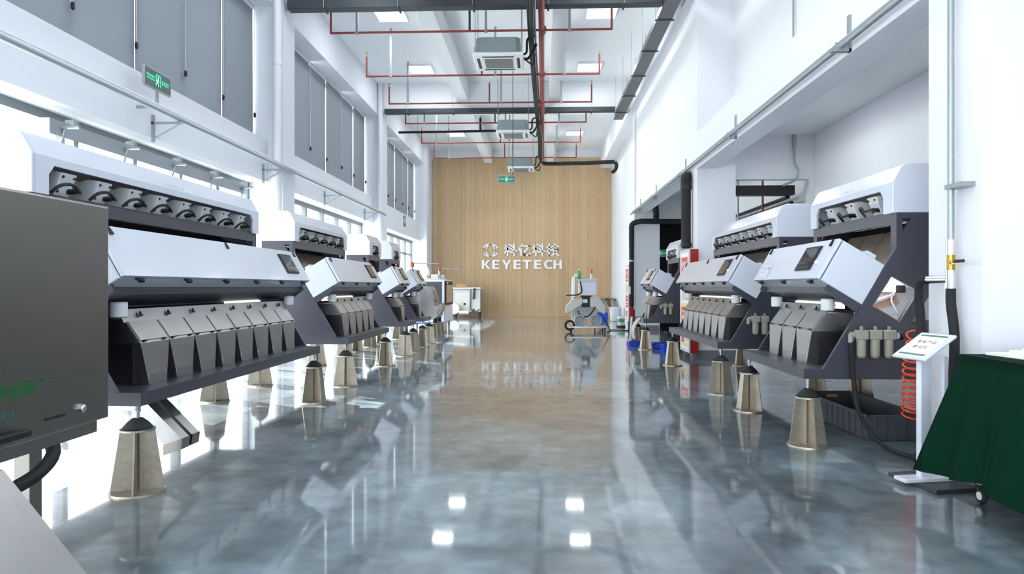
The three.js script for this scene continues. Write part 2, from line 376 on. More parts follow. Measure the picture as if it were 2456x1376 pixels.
function hanDraw(c, key, x, y, s, w) {
  c.lineWidth = w; c.lineCap = 'square'; c.lineJoin = 'round';
  for (const line of HAN[key]) { c.beginPath(); line.forEach(([a, b], i) => (i ? c.lineTo : c.moveTo).call(c, x + a * s, y + (1 - b) * s)); c.stroke(); }
}
{
  const s = thing('company_sign', 'raised white company emblem, four large characters and the word KEYETECH on the wooden end wall', 'sign', [0, 0, -BACK + 0.018]);
  const put = (g, x, y, nm) => { part(nm, g, M.signWhite, s); };
  // emblem: outer almond and inner ellipse, each cut in two at mid height
  const em = [], cx = -2.165, cy = 2.845;
  const band = (a0, a1, rx, ry, w) => {
    const o = [], n = 16; for (let i = 0; i <= n; i++) { const a = a0 + (a1 - a0) * i / n; o.push([Math.cos(a) * rx, Math.sin(a) * ry]); }
    for (let i = n; i >= 0; i--) { const a = a0 + (a1 - a0) * i / n; o.push([Math.cos(a) * (rx - w), Math.sin(a) * (ry - w)]); }
    return plate(o, 0.05, 0.05).translate(cx, cy, 0);
  };
  for (const f of [0, Math.PI]) em.push(band(f + 0.16, f + Math.PI - 0.16, 0.35, 0.3, 0.055), band(f + 0.16, f + Math.PI - 0.16, 0.205, 0.285, 0.05));
  for (const f of [0, Math.PI]) for (const q of [-1, 1]) { // the tips drawn out to the sides
    const y = f ? -1 : 1; em.push(plate([[0.33 * q, 0.09 * y], [0.36 * q, 0.045 * y], [0.31 * q, 0.045 * y], [0.28 * q, 0.12 * y]], 0.05, 0.05).translate(cx, cy, 0));
  }
  part('emblem', em, M.signWhite, s);
  ['ke', 'yi', 'ke', 'ji'].forEach((k, i) => part('character', hanGeo(k, 0.5, 0.066, 0.05).map((g) => g.translate(-1.55 + i * 0.612, 2.61, 0)), M.signWhite, s));
  const h = 0.385, xs = [-2.535, -2.08, -1.655, -1.155, -0.755, -0.26, 0.175, 0.575];
  const wd = [0.37, 0.31, 0.4, 0.31, 0.38, 0.31, 0.37, 0.36];
  [...'KEYETECH'].forEach((ch, i) => {
    const g = new TextGeometry(ch, { font, size: 0.5, depth: 0.05, curveSegments: 6, bevelEnabled: false }); g.computeBoundingBox();
    const b = g.boundingBox, sx = wd[i] / (b.max.x - b.min.x), sy = h / (b.max.y - b.min.y);
    g.translate(-b.min.x, -b.min.y, 0).scale(sx, sy, 1).translate(xs[i] - 0.01, 2.035, 0);
    part('letter', g, M.signWhite, s);
  });
}
// exit signs
function exitTexture(lit) {
  return print(512, 208, (c, w, h) => {
    c.fillStyle = lit ? '#3c4a46' : '#6c7673'; c.fillRect(0, 0, w, h);
    c.fillStyle = c.strokeStyle = '#19e6a0';
    c.fillRect(205, 30, 100, 148);
    ['an', 'quan', 'chu', 'kou'].forEach((k, i) => hanDraw(c, k, 22 + i * 44, 62, 36, 5));
    c.fillRect(22, 116, 165, 10);
    c.font = 'bold 72px sans-serif'; c.fillText('EXIT', 322, 130);
    c.fillStyle = '#0c2b20'; c.fillRect(220, 44, 70, 134);
    c.strokeStyle = '#bdf7de'; c.lineWidth = 13; c.lineCap = 'round';
    c.beginPath(); c.arc(256, 66, 9, 0, 7); c.stroke();
    for (const l of [[[250, 86], [240, 120], [262, 142], [256, 172]], [[240, 120], [222, 150]], [[250, 90], [274, 108]], [[248, 90], [226, 104]]]) { c.beginPath(); l.forEach(([a, b], i) => (i ? c.lineTo(a, b) : c.moveTo(a, b))); c.stroke(); }
  });
}
const exitFace = exitTexture(true);
const exitMat = std({ map: exitFace, emissive: 0xffffff, emissiveMap: exitFace, emissiveIntensity: 0.9, roughness: 0.4 });
function exitSign(w, h, label, pos, turn) {
  const s = thing('exit_sign', label, 'exit sign', pos, turn);
  part('case', rb(w + 0.04, h + 0.04, 0.035, 0, 0, -0.02, 0.008), M.galv, s);
  const f = part('face', new THREE.PlaneGeometry(w, h).translate(0, 0, 0.0), exitMat, s, true);
  return s;
}
{
  const a = exitSign(0.55, 0.2, 'lit green exit sign with a running figure, on the left wall above the conduits', [-4.62, 3.74, -8.25], Math.PI / 2);
  part('bracket', [bx(0.03, 0.26, 0.03, 0.02, -0.22, -0.03), bx(0.03, 0.03, 0.28, 0.02, -0.3, -0.14)], M.galv, a);
  const b = exitSign(0.44, 0.17, 'small lit exit sign hanging on a thin rod before the wooden end wall', [-0.92, 4.19, -19], 0);
  part('rod', rod(V(0.17, 0.1, -0.02), V(0.17, CEIL - 4.19, -0.02), 0.01, 6), M.tray, b);
  exitSign(0.36, 0.36, 'small square green exit sign at the far end of the left wall', [-4.88, 3.62, -24.9], Math.PI / 2);
  exitSign(0.42, 0.18, 'green exit sign glowing in the dark doorway of the right annex', [3.62, 2.27, -21.2], 0);
}

// ------------------------------------------------------------------ ceiling: panel lights, pipes, trays, air conditioners
{
  const proto = thing('panel_light', '', 'ceiling light', [0, 0, 0], 0, 'square panel lights on the ceiling');
  part('frame', bx(0.66, 0.05, 0.66, 0, -0.025, 0), M.plastic, proto);
  part('diffuser', bx(0.62, 0.012, 0.62, 0, -0.054, 0), M.panelGlow, proto);
  let first = true;
  const rows = [[26.85, 'nearest the end wall'], [23.2, 'second row from the end wall'], [18.8, 'third row from the end wall'], [15.05, 'behind the near cable tray'], [10.8, 'fifth row from the end wall'], [7.1, 'sixth row from the end wall'], [2.8, 'row above the camera'], [-1.2, 'row behind the camera']];
  for (const [d, where] of rows) for (const [x, side] of [[-3.25, 'left'], [1.32, 'right']]) {
    const label = 'square ceiling panel of the ' + side + ' line, ' + where;
    const pos = [x, CEIL, -d];
    if (first) { proto.position.set(...pos); proto.userData.label = label; first = false; } else dup(proto, label, pos);
    const l = new THREE.RectAreaLight(new THREE.Color().setRGB(0.93, 0.97, 1), PANEL, 0.62, 0.62);
    l.position.set(x, CEIL - 0.075, -d); l.rotation.x = -Math.PI / 2; scene.add(l);
  }
  // lamps of the annex, behind the beam
  for (const [d, w] of [[7.2, 'nearer'], [10.3, 'farther']]) {
    dup(proto, 'square lit ceiling panel of the right annex behind the beam, ' + w + ' of two', [3.5, 3.95, -d]);
    const l = new THREE.RectAreaLight(new THREE.Color().setRGB(0.93, 0.97, 1), PANEL * 0.33, 0.62, 0.62);
    l.position.set(3.5, 3.875, -d); l.rotation.x = -Math.PI / 2; scene.add(l);
  }
}
{
  const Y = 6.1, mx = 0.02;
  solo('sprinkler_main', [rod(F(mx - 0.05, Y, 8), F(mx, Y, 12.6), 0.056, 16), rod(F(mx, Y, 12.6), F(0.09, Y, 26.2), 0.056, 16), ...[13.16, 15.9, 18.3, 20.55, 23.35, 26.1].map((d) => rod(F(0.04, Y, d - 0.09), F(0.04, Y, d + 0.09), 0.072, 16))], M.redPipe, 'thick red sprinkler main running down the middle of the ceiling', 'pipe');
  [[13.16, 'nearest'], [15.9, 'second'], [18.3, 'third'], [20.55, 'fourth'], [23.35, 'fifth'], [26.1, 'farthest']].forEach(([d, w], i) => {
    const t = thing('sprinkler_branch', 'thin red sprinkler pipe with upturned ends across the hall, ' + w + ' of six', 'pipe', [0, 0, 0], 0, 'red sprinkler branch pipes');
    const x0 = -4.0, x1 = 1.34;
    part('pipe', piping([F(x0, Y + 0.45, d), F(x0, Y, d), F(x1, Y, d), F(x1, Y + 0.45, d)], 0.021), M.redPipe, t);
    part('riser', rod(F(-1.34, Y, d), F(-1.34, Y + 0.5, d), 0.021), i % 3 ? M.redPipe : M.tray, t);
    for (const x of [-1.34, x0, x1]) part('sprinkler_head', [rod(F(x, Y + 0.45, d), F(x, Y + 0.54, d), 0.009, 8), bx(0.05, 0.004, 0.05, x, Y + 0.54, -d)], M.brass, t);
    for (const x of [-3.5 + (i % 2) * 0.06, -1.03, 0.55]) part('hanger', [bx(0.045, CEIL - Y, 0.02, x, (CEIL + Y) / 2, -d), bx(0.055, 0.055, 0.055, x, Y, -d)], M.galv, t);
  });
}
function cableTray(label, a, b, w, h, mat, rods) {
  const t = thing('cable_tray', label, 'cable tray');
  const along = b.clone().sub(a), L = along.length(), alongX = Math.abs(along.x) > Math.abs(along.z), m = a.clone().add(b).multiplyScalar(0.5);
  const box = (l, hh, ww, u, y, v) => alongX ? bx(l, hh, ww, m.x + u, m.y + y, m.z + v) : bx(ww, hh, l, m.x + v, m.y + y, m.z + u);
  part('channel', [box(L, 0.012, w, 0, -h / 2, 0), box(L, h, 0.012, 0, 0, -w / 2), box(L, h, 0.012, 0, 0, w / 2), box(L, 0.01, w, 0, h / 2, 0)], mat, t);
  const n = rods;
  for (let i = 0; i < n; i++) {
    const u = -L / 2 + (i + 0.5) * L / n;
    part('strap', box(0.035, 0.02, w + 0.09, u, -h / 2 - 0.014, 0), M.tray, t);
    part('hanger_rod', [-1, 1].map((s) => { const v = s * (w / 2 + 0.03), p = alongX ? V(m.x + u, m.y - h / 2, m.z + v) : V(m.x + v, m.y - h / 2, m.z + u); return rod(p, V(p.x, CEIL, p.z), 0.006, 6); }), M.galv, t);
  }
  return t;
}
cableTray('dark cable tray across the top of the picture, under the near ceiling beam', F(-4.55, 6.33, 12.45), F(2.15, 6.33, 12.45), 0.2, 0.15, M.tray, 5);
cableTray('dark cable tray across the hall farther back, under the far ceiling beam', F(-4.55, 6.38, 20.25), F(2.15, 6.38, 20.25), 0.2, 0.12, M.tray, 5);
cableTray('long grey cable tray running away along the right wall near the ceiling', F(2.30, 6.27, 7), F(2.30, 6.27, 20.75), 0.26, 0.12, M.trayGrey, 8);
{
  const proto = thing('air_conditioner', '', 'air conditioner', [0, 0, 0], 0, 'ceiling cassette air conditioners');
  const oct = [[-.42, -.34], [-.34, -.42], [.34, -.42], [.42, -.34], [.42, .34], [.34, .42], [-.34, .42], [-.42, .34]];
  const b = new THREE.ExtrudeGeometry(shapeOf(oct), { depth: 0.29, bevelEnabled: false }).rotateX(-Math.PI / 2).translate(0, 0.07, 0);
  part('body', b, M.acBody, proto);
  for (const [x, z] of [[-.44, .3], [.44, .3], [-.44, -.3], [.44, -.3]]) part('suspension_rod', [rod(V(x, 0.12, z), V(x, 1.6, z), 0.007, 6), bx(0.06, 0.1, 0.05, x * 0.97, 0.17, z)], M.galv, proto);
  const p = part('panel', [new RoundedBoxGeometry(0.96, 0.07, 0.96, 3, 0.03).translate(0, 0.035, 0)], M.plastic, proto);
  part('intake_grille', [rb(0.54, 0.02, 0.54, 0, -0.004, 0, 0.009), ...Array.from({ length: 9 }, (_, i) => bx(0.5, 0.012, 0.012, 0, -0.012, -0.22 + i * 0.055))], M.grille, p);
  for (let k = 0; k < 4; k++) part('outlet_slot', rb(0.6, 0.014, 0.055, 0, 0.001, 0.38, 0.006).rotateY(k * Math.PI / 2), M.tray, p);
  proto.position.set(-0.8, 5.59, -13.5); proto.userData.label = 'grey and white ceiling cassette air conditioner nearest the camera';
  dup(proto, 'middle one of the three ceiling cassette air conditioners', [-0.78, 5.62, -20.1]);
  dup(proto, 'farthest ceiling cassette air conditioner, before the wooden wall', [-0.7, 5.5, -25.3]);
  const kink = [[0, 0, 0], [0.03, 0.02, 0]];
  const run = [F(-0.15, 5.74, 9), F(-0.15, 5.8, 11), F(-0.16, 6.0, 13), F(-0.13, 6.06, 15.9), F(-0.08, 6.04, 19), F(0, 5.92, 22.5), F(0.05, 5.7, 24.9), F(0.12, 5.66, 25), F(1.4, 5.66, 25.05), F(2.68, 5.69, 25)];
  const t = thing('refrigerant_line', 'bundle of black insulated pipes beside the red main, turning right to the wall', 'pipe bundle');
  part('pipe', hosey(run, 0.04, 160, 10), M.rubber, t);
  part('pipe', hosey(run.map((v) => v.clone().add(V(-0.05, 0.06, 0.05))), 0.03, 160, 8), M.rubber, t);
  part('pipe', hosey(run.map((v) => v.clone().add(V(0.06, 0.09, -0.02))), 0.02, 160, 8), M.galv, t);
  part('pipe_end', hosey([F(2.66, 5.7, 25), F(2.72, 5.62, 25), F(2.68, 5.45, 25), F(2.56, 5.33, 25)], 0.065, 16, 10), M.rubber, t);
  for (const [x, y, d, nm] of [[-0.8, 5.66, 13.5, 'nearest'], [-0.78, 5.69, 20.1, 'middle'], [-0.7, 5.57, 25.3, 'farthest']]) {
    const q = thing('drain_line', 'black looping connection pipes of the ' + nm + ' ceiling air conditioner', 'pipe');
    part('hose', [hosey([F(x + 0.42, y + 0.1, d), F(x + 0.52, y + 0.12, d), F(x + 0.56, y + 0.4, d), F(x + 0.72, y + 0.46, d)], 0.022, 24, 8), hosey([F(x + 0.42, y + 0.06, d + 0.1), F(x + 0.55, y + 0.03, d + 0.05), F(x + 0.64, y + 0.12, d), F(x + 0.72, y + 0.3, d)], 0.028, 24, 8), hosey([F(x + 0.42, y + 0.02, d - 0.15), F(x + 0.54, y - 0.06, d - 0.1), F(x + 0.66, y - 0.1, d), F(x + 0.69, y + 0.1, d)], 0.016, 24, 8)], M.rubber, q);
  }
  solo('insulated_pipe', [rod(F(-4.63, 6.3, 22.6), F(-0.75, 6.33, 22.6), 0.04, 10), rod(F(-1.95, 6.3, 22.6), F(-1.95, 6.75, 22.6), 0.035, 10), ...[-4, -3, -1.95, -1].map((x) => rod(F(x, 6.3, 22.6), F(x, CEIL, 22.6), 0.006, 6))], M.rubber, 'long black insulated pipe running level from the left wall to the middle air conditioner', 'pipe');
}
// conduits along both walls
{
  const l = thing('conduit_run', 'pair of galvanised conduits on brackets along the left wall beams', 'conduit');
  part('conduit', [rod(F(-4.55, 3.36, 2), F(-4.55, 3.36, 20.3), 0.03, 10)], M.galv, l);
  part('conduit', [rod(F(-4.59, 3.43, 2), F(-4.59, 3.43, 20.3), 0.022, 10)], M.plastic, l);
  for (const d of [4.8, 8.6, 12.1, 15.6, 19.2]) part('bracket', [span(-4.9, -4.5, 3.305, 3.33, d - 0.02, d + 0.02), span(-4.9, -4.87, 3.08, 3.42, d - 0.02, d + 0.02), rod(F(-4.88, 3.12, d), F(-4.52, 3.31, d), 0.01, 6)], M.galv, l);
  const r = thing('conduit_run', 'pair of galvanised conduits on L brackets along the right beam', 'conduit');
  part('conduit', rod(F(2.66, 3.38, 2), F(2.66, 3.38, 20.6), 0.024, 10), M.galv, r);
  part('conduit', rod(F(2.70, 3.45, 2), F(2.70, 3.45, 20.6), 0.017, 10), M.galv, r);
  for (const d of [6.3, 9.9, 13.25, 16.6, 19.2]) part('bracket', [span(2.58, 2.75, 3.335, 3.36, d - 0.025, d + 0.025), span(2.73, 2.75, 3.335, 3.66, d - 0.025, d + 0.025), span(2.62, 2.73, 3.36, 3.42, d - 0.012, d + 0.012)], M.galv, r);
  const g = thing('shutter_rail', 'galvanised shutter rail with struts under the left beam, above the nearest sorter', 'rail');
  part('channel', [span(-5.2, -5.0, 2.86, 2.98, 6.9, 11.6), span(-5.02, -5.0, 2.82, 2.86, 6.9, 11.6)], M.galv, g);
  for (const d of [7.1, 8.2, 9.3, 10.4, 11.5]) part('strut', [rod(F(-5.0, 2.92, d), F(-4.82, 2.92, d), 0.02, 8), rod(F(-4.98, 2.9, d), F(-5.1, 2.5, d), 0.014, 6), span(-5.12, -5.02, 2.55, 3.05, d + 0.2, d + 0.28)], M.galv, g);
  for (const [d, nm] of [[12.22, 'near'], [20.18, 'far']]) solo('drain_pipe', [rod(F(-4.68, 0, d), F(-4.68, CEIL, d), 0.075, 16), ...[1.6, 3.3, 5.2, 6.6].map((y) => rod(F(-4.68, y, d), F(-4.68, y + 0.12, d), 0.085, 16))], M.plastic, 'white vertical drain pipe beside the ' + nm + ' left column', 'drain pipe');
  solo('wall_cable', hosey([F(3.36, 7, 9.4), F(3.36, 4.2, 9.4)], 0.012, 4, 6), M.galv, 'thin vertical conduit on the recessed upper wall at right', 'conduit');
  solo('wall_cable', [rod(F(4.5, 3.95, 12.55), F(4.5, 3.7, 12.55), 0.03, 8), hosey([F(4.5, 3.75, 12.53), F(4.5, 3.45, 12.53), F(4.56, 3.3, 12.53), F(4.53, 3.16, 12.55), F(4.32, 3.06, 12.6)], 0.022, 24, 8)], M.galv, 'grey flexible conduit coming down to the annex opening at right', 'conduit');
  solo('wall_cable', piping([F(2.74, 6.2, 20.25), F(2.72, 5.7, 20.22), F(2.72, 0.6, 20.22)], 0.022, 8), M.plastic, 'thin white conduit going down the far right column', 'conduit');
  const t = thing('pipe_rack', 'dark bundle of pipes and cables seen through the annex opening at right', 'pipe bundle');
  part('duct', span(3.3, 4.62, 2.93, 3.1, 12.85, 13.1), M.black, t);
  for (const [x, y, m, r] of [[4.55, 2.9, M.rubber, 0.035], [4.62, 2.8, M.rubber, 0.035], [4.68, 2.7, M.galv, 0.03], [4.45, 2.62, M.redPipe, 0.03]]) part('pipe', rod(F(x, y, 13), F(x, y, 20.3), r, 10), m, t);
  for (const [x, d, m] of [[4.2, 15, M.galv], [4.5, 14.3, M.redPipe], [4.3, 16.5, M.galv], [4.55, 18, M.galv]]) part('drop', rod(F(x, 2.0, d), F(x, 3.95, d), 0.022, 8), m, t);
}
{ // black pipes beside the right columns
  const a = thing('exhaust_pipe', 'thick black vertical pipe on the second right column, above the red cabinet', 'pipe');
  part('pipe', rod(F(2.64, 1.95, 12.75), F(2.64, 3.1, 12.75), 0.085, 18), M.rubber, a);
  part('elbow', hosey([F(2.64, 3.05, 12.75), F(2.64, 3.2, 12.75), F(2.7, 3.27, 12.9), F(2.9, 3.28, 13.2)], 0.095, 20, 12), M.rubber, a);
  for (const y of [1.98, 3.02]) part('clamp', rod(F(2.64, y, 12.75), F(2.64, y + 0.06, 12.75), 0.1, 18), M.black, a);
  const b = thing('exhaust_pipe', 'black pipe running level above the annex doorway and down the far right column', 'pipe');
  part('pipe', [hosey([F(4.7, 3.12, 20.05), F(3.4, 3.12, 20.05), F(2.8, 3.12, 20.1), F(2.64, 3.05, 20.15), F(2.62, 2.8, 20.15), F(2.62, 2.4, 20.15)], 0.075, 60, 12), rod(F(2.62, 2.45, 20.15), F(2.62, 0.7, 20.15), 0.07, 14)], M.rubber, b);
  part('branch', hosey([F(3.3, 3.12, 20.05), F(3.3, 3.3, 20.0), F(3.22, 3.55, 19.6), F(3.2, 3.9, 19.2)], 0.085, 24, 12), M.rubber, b);
  part('clamp', rod(F(2.62, 2.02, 20.15), F(2.62, 1.98, 20.15), 0.08, 14), M.galv, b);
}

// ------------------------------------------------------------------ sorting machines
const smallPrint = (txt, col) => std({ map: print(512, 64, (c, w, h) => { c.fillStyle = '#d3d9e6'; c.fillRect(0, 0, w, h); c.fillStyle = col; c.font = 'bold 46px sans-serif'; c.fillText(txt, 20, 50); }), roughness: 0.35 });
const bandPrint = smallPrint('KEYETECH  CCD', '#7d9289');
const hoodPrint = std({ map: print(512, 256, (c, w, h) => {
  c.fillStyle = '#d3d9e6'; c.fillRect(0, 0, w, h); c.strokeStyle = c.fillStyle = '#8d949c';
  ['ke', 'yi', 'ke', 'ji'].forEach((k, i) => hanDraw(c, k, 18 + i * 70, 40, 56, 7));
  c.font = 'bold 58px sans-serif'; c.fillText('KEYETECH', 14, 176); c.fillRect(340, 40, 120, 60); c.font = '40px sans-serif'; c.fillText('SORTER', 345, 172);
}), roughness: 0.35 });
const A = [0.26, 1.63], B = [0.085, 1.32], C = [0.43, 1.11], D = [0.605, 1.42];      // corners of the tilted hood (depth, height)
const nrm = [-0.871, 0.491], along = [(B[0] - A[0]) / 0.356, (B[1] - A[1]) / 0.356], under = [0.854, -0.52];
const onHood = (s, off) => [A[0] + along[0] * s + nrm[0] * off, A[1] + along[1] * s + nrm[1] * off];
const frontTilt = Math.atan2(0.491, 0.871);                 // the hood front leans back by this angle
function hoodFace(geo, x, s, off) {                         // a flat piece drawn in x-y laid on the hood front
  const [d, y] = onHood(s, off); return geo.rotateX(-frontTilt).translate(x, y, -d);
}
const chuteW = 0.355;
const standParts = {};
function sorter(n, label, x, depth, turn, opt = {}) {
  const W = chuteW * n + 0.58, h = W / 2, t = thing('color_sorter', label, 'sorting machine', [x, 0, -depth], turn, 'optical sorting machines');
  const side = [[-0.02, 0.53], [-0.02, 0.61], [0.13, 0.61], [0.69, 1.56], [0.69, 1.83], [1.09, 1.83], [1.09, 1.42], [0.87, 1.07], [0.8, 0.97], [1.18, 0.97], [1.18, 0.53]];
  const tri = [[0.735, 1.785], [0.735, 1.68], [0.8, 1.785]], win = [[0.65, 1.325], [0.855, 1.215], [0.71, 0.985], [0.515, 1.105]];
  part('side_panel', prism(side, -h, -h + 0.03, 0, [tri]), M.frame, t);
  part('side_panel', prism(side, h - 0.03, h, 0, opt.window ? [tri, win] : [tri]), M.frame, t);
  part('base_frame', [prism([[-0.02, 0.53], [-0.02, 0.61], [0.02, 0.61], [0.02, 0.53]], -h + 0.03, h - 0.03), prism([[0.02, 0.59], [0.02, 0.61], [0.8, 0.61], [0.8, 0.59]], -h + 0.03, h - 0.03), prism([[1.1, 0.53], [1.1, 0.66], [1.18, 0.66], [1.18, 0.53]], -h + 0.03, h - 0.03)], M.frame, t);
  part('back_panel', [prism([[1.07, 1.42], [1.07, 1.8], [1.085, 1.8], [1.085, 1.42]], -h + 0.03, h - 0.03), prism([[0.85, 1.07], [1.07, 1.42], [1.085, 1.42], [0.865, 1.07]], -h + 0.03, h - 0.03), prism([[0.78, 0.63], [0.78, 0.97], [0.85, 1.07], [0.865, 1.07], [0.795, 0.97], [0.795, 0.63]], -h + 0.03, h - 0.03), span(-h + 0.03, h - 0.03, 0.62, 0.97, 1.15, 1.165), span(-h + 0.03, h - 0.03, 0.955, 0.97, 0.8, 1.16)], M.dark, t);
  part('upper_frame', [span(-h + 0.03, h - 0.03, 1.745, 1.83, 0.69, 0.74), span(-h + 0.03, h - 0.03, 1.815, 1.83, 0.74, 1.08), ...[-1, 1].map((s) => span(s * (h - 0.03), s * (h - 0.09), 1.5, 1.745, 0.69, 0.74))], M.frame, t);
  // inclined feeding slides seen in the upper opening
  for (let i = 0; i < n; i++) {
    const cx = (i - (n - 1) / 2) * chuteW;
    part('slide', prism([[0.92, 1.72], [0.55, 1.12], [0.57, 1.11], [0.94, 1.71]], cx - 0.165, cx + 0.165), M.slide, t);
  }
  // tilted white hood
  const o = (p, k) => [p[0] - nrm[0] * k, p[1] - nrm[1] * k];
  const hood = part('hood', prism([o(A, 0.032), o(B, 0.032), C, D], -h, h, 0.008), M.white, t);
  part('hood_door', prism([A, o(A, 0.024), o(B, 0.024), B], -h + 0.004, h - 0.004, 0.006), M.white, hood);
  part('hinge_cover', prism([[0.47, 1.51], [0.48, 1.535], [0.545, 1.498], [0.535, 1.465]], -h + 0.02, h - 0.02), M.white, hood);
  part('hood_base', [prism([[0.2, 1.253], [0.2, 1.2], [0.36, 1.125], [0.36, 1.153]], -h + 0.03, h - 0.03, 0), ...[-1, 1].map((q) => prism([[0.17, 1.268], [0.15, 1.225], [0.385, 1.05], [0.425, 1.112]], q < 0 ? -h + 0.004 : h - 0.03, q < 0 ? -h + 0.03 : h - 0.004))], M.frame, hood);
  const nl = Math.max(2, Math.round(W / 0.55));
  for (let i = 0; i < nl; i++) {
    const lx = -h + 0.2 + (W - 0.4) * i / (nl - 1), d = 0.088 + under[0] * 0.02, y = 1.318 + under[1] * 0.02;
    part('latch', [rb(0.075, 0.016, 0.05, 0, 0, 0, 0.005).rotateX(0.55).translate(lx, y - 0.004, -d - 0.005), bx(0.02, 0.02, 0.03, lx + 0.02, y - 0.02, -d)], M.black, hood);
  }
  for (const s of [-1, 1]) part('latch', hoodFace(plate([[-0.016, -0.03], [0.016, -0.03], [0, 0.03]], 0.014, 0.014), s * (h - 0.1), 0.035, 0.001), M.black, hood);
  if (n > 5) part('latch', hoodFace(plate([[-0.016, -0.03], [0.016, -0.03], [0, 0.03]], 0.014, 0.014), 0, 0.035, 0.001), M.black, hood);
  const sx = h - (n > 1 ? 0.42 : 0.3);
  const scr = part('touch_screen', hoodFace(rb(0.33, 0.225, 0.014, 0, 0, 0, 0.006), sx, 0.165, 0.006), M.black, hood);
  part('display', hoodFace(bx(0.29, 0.185, 0.004), sx, 0.165, 0.0145), M.screen, t).name = 'display';
  part('power_knob', hoodFace(new THREE.CylinderGeometry(0.016, 0.018, 0.018, 14).rotateX(Math.PI / 2), Math.min(h - 0.12, sx + 0.225), 0.21, 0.008), M.plastic, hood);
  if (opt.logo) part('logo_print', hoodFace(new THREE.PlaneGeometry(0.26, 0.13), -h + 0.24, 0.26, 0.003), hoodPrint, hood, true);
  // caps and perforated rail over the discharge chutes
  const c = n * chuteW / 2;
  for (const s of [-1, 1]) part('suction_cap', [lathe([[0.001, 0.1], [0.05, 0.1], [0.052, 0.08], [0.052, 0.012], [0.045, 0], [0.001, 0]], 18).translate(s * (c + 0.075), 1.055, -0.25)], M.plastic, t);
  const rail = part('rail', prism([[0.252, 1.02], [0.285, 1.105], [0.34, 1.105], [0.34, 1.095], [0.294, 1.095], [0.264, 1.02]], -c - 0.02, c + 0.02), M.steel, t);
  for (let i = 0; i < n; i++) {
    const cx = (i - (n - 1) / 2) * chuteW;
    part('rail_screw', plate([[-0.018, -0.014], [0.018, -0.014], [0, 0.02]], 0.012, 0.012).rotateX(-0.37).translate(cx, 1.066, -0.262), M.black, rail);
    const ch = part('chute', [prism([[0.155, 0.885], [0.262, 1.035], [0.5, 1.035], [0.5, 0.885]], cx - 0.174, cx + 0.174),
      hexa([[cx - 0.108, 0.611, -0.135], [cx + 0.108, 0.611, -0.135], [cx + 0.108, 0.611, -0.47], [cx - 0.108, 0.611, -0.47]], [[cx - 0.174, 0.885, -0.155], [cx + 0.174, 0.885, -0.155], [cx + 0.174, 0.885, -0.5], [cx - 0.174, 0.885, -0.5]]),
      span(cx - 0.109, cx + 0.109, 0.611, 0.68, 0.134, 0.3)], M.steel, t);
    part('lid', prism([[0.166, 0.9], [0.252, 1.021], [0.245, 1.026], [0.159, 0.905]], cx - 0.165, cx + 0.165), M.steel, ch);
    for (const s of [-1, 1]) part('clip', rb(0.036, 0.012, 0.014, cx + s * 0.12, 0.9, -0.158, 0.003), M.black, ch);
  }
  part('lamp_strip', span(opt.lampFrom ?? -c, c - (n > 3 ? 0.3 : 0), 1.07, 1.115, 0.4, 0.42), M.lampGlow, t);
  part('divider', span(-c, c, 0.611, 0.885, 0.2, 0.21), M.dark, t);
  part('inner_wall', span(-h + 0.035, h - 0.035, 0.615, 1.05, 0.54, 0.56), M.dark, t);
  // white top housing with the vibrating feeders inside
  const prof = [[0.66, 1.83], [0.66, 2.07], [0.735, 2.2], [0.77, 2.215], [1.04, 2.215], [1.085, 2.19], [1.1, 2.13], [1.1, 1.83]];
  const shell = [];
  for (let i = 1; i < prof.length - 1; i++) { const p = prof[i], q = prof[i + 1], L = Math.hypot(q[0] - p[0], q[1] - p[1]), nx = (q[1] - p[1]) / L * 0.018, ny = -(q[0] - p[0]) / L * 0.018; shell.push(prism([p, q, [q[0] + nx, q[1] + ny], [p[0] + nx, p[1] + ny]], -h + 0.03, h - 0.03)); }
  const m0 = n > 1 ? 0.15 : 0.2, oy = 2.02;
  shell.push(plate([[-h + 0.03, 1.83], [-h + 0.03, 2.07], [h - 0.03, 2.07], [h - 0.03, 1.83], [h - m0, 1.83], [h - m0, oy - 0.06], [h - m0 - 0.05, oy], [-h + m0 + 0.05, oy], [-h + m0, oy - 0.06], [-h + m0, 1.83]], -0.66, 0.02));
  const housing = part('housing', [shell, prism(prof, -h, -h + 0.03, 0.006), prism(prof, h - 0.03, h, 0.006)], M.white, t);
  if (n > 1) part('brand_print', new THREE.PlaneGeometry(0.42, 0.036).rotateX(-0.52).translate(0.05, 2.1, -0.678 + 0.002), bandPrint, housing, true);
  for (let i = 0; i < n; i++) {
    const cx = (i - (n - 1) / 2) * (W - 2 * m0 - 0.05) / n;
    part('baffle', prism([[0.75, 1.995], [0.93, 2.07], [0.935, 2.055], [0.755, 1.98]].map(([a, b]) => [a + 0.08, b]), cx - 0.155, cx + 0.155), M.baffle, t);
    const f = part('feeder', [prism([[0.735, 1.848], [0.675, 1.995], [0.76, 2.01], [0.93, 1.96], [0.95, 1.848]], cx - 0.075, cx + 0.075, 0.006)], M.feeder, t);
    for (const [a, b] of [[-0.06, 0.115], [0.06, 0.115], [-0.06, 0.02], [0.06, 0.02]]) part('screw', rod(V(cx + a * 0.9, 1.855 + b, -0.735 + b * 0.408), V(cx + a * 0.9, 1.857 + b, -0.724 + b * 0.408), 0.009, 6), M.black, f);
    part('cable', [hosey([V(cx + 0.045, 1.885, -0.7), V(cx + 0.05, 1.885, -0.65), V(cx + 0.02, 1.875, -0.62), V(cx - 0.06, 1.915, -0.62), V(cx - 0.13, 1.9, -0.65), V(cx - 0.15, 1.85, -0.7)], 0.011, 30, 8), rod(V(cx + 0.045, 1.885, -0.72), V(cx + 0.045, 1.885, -0.665), 0.018, 10)], M.black, f);
  }
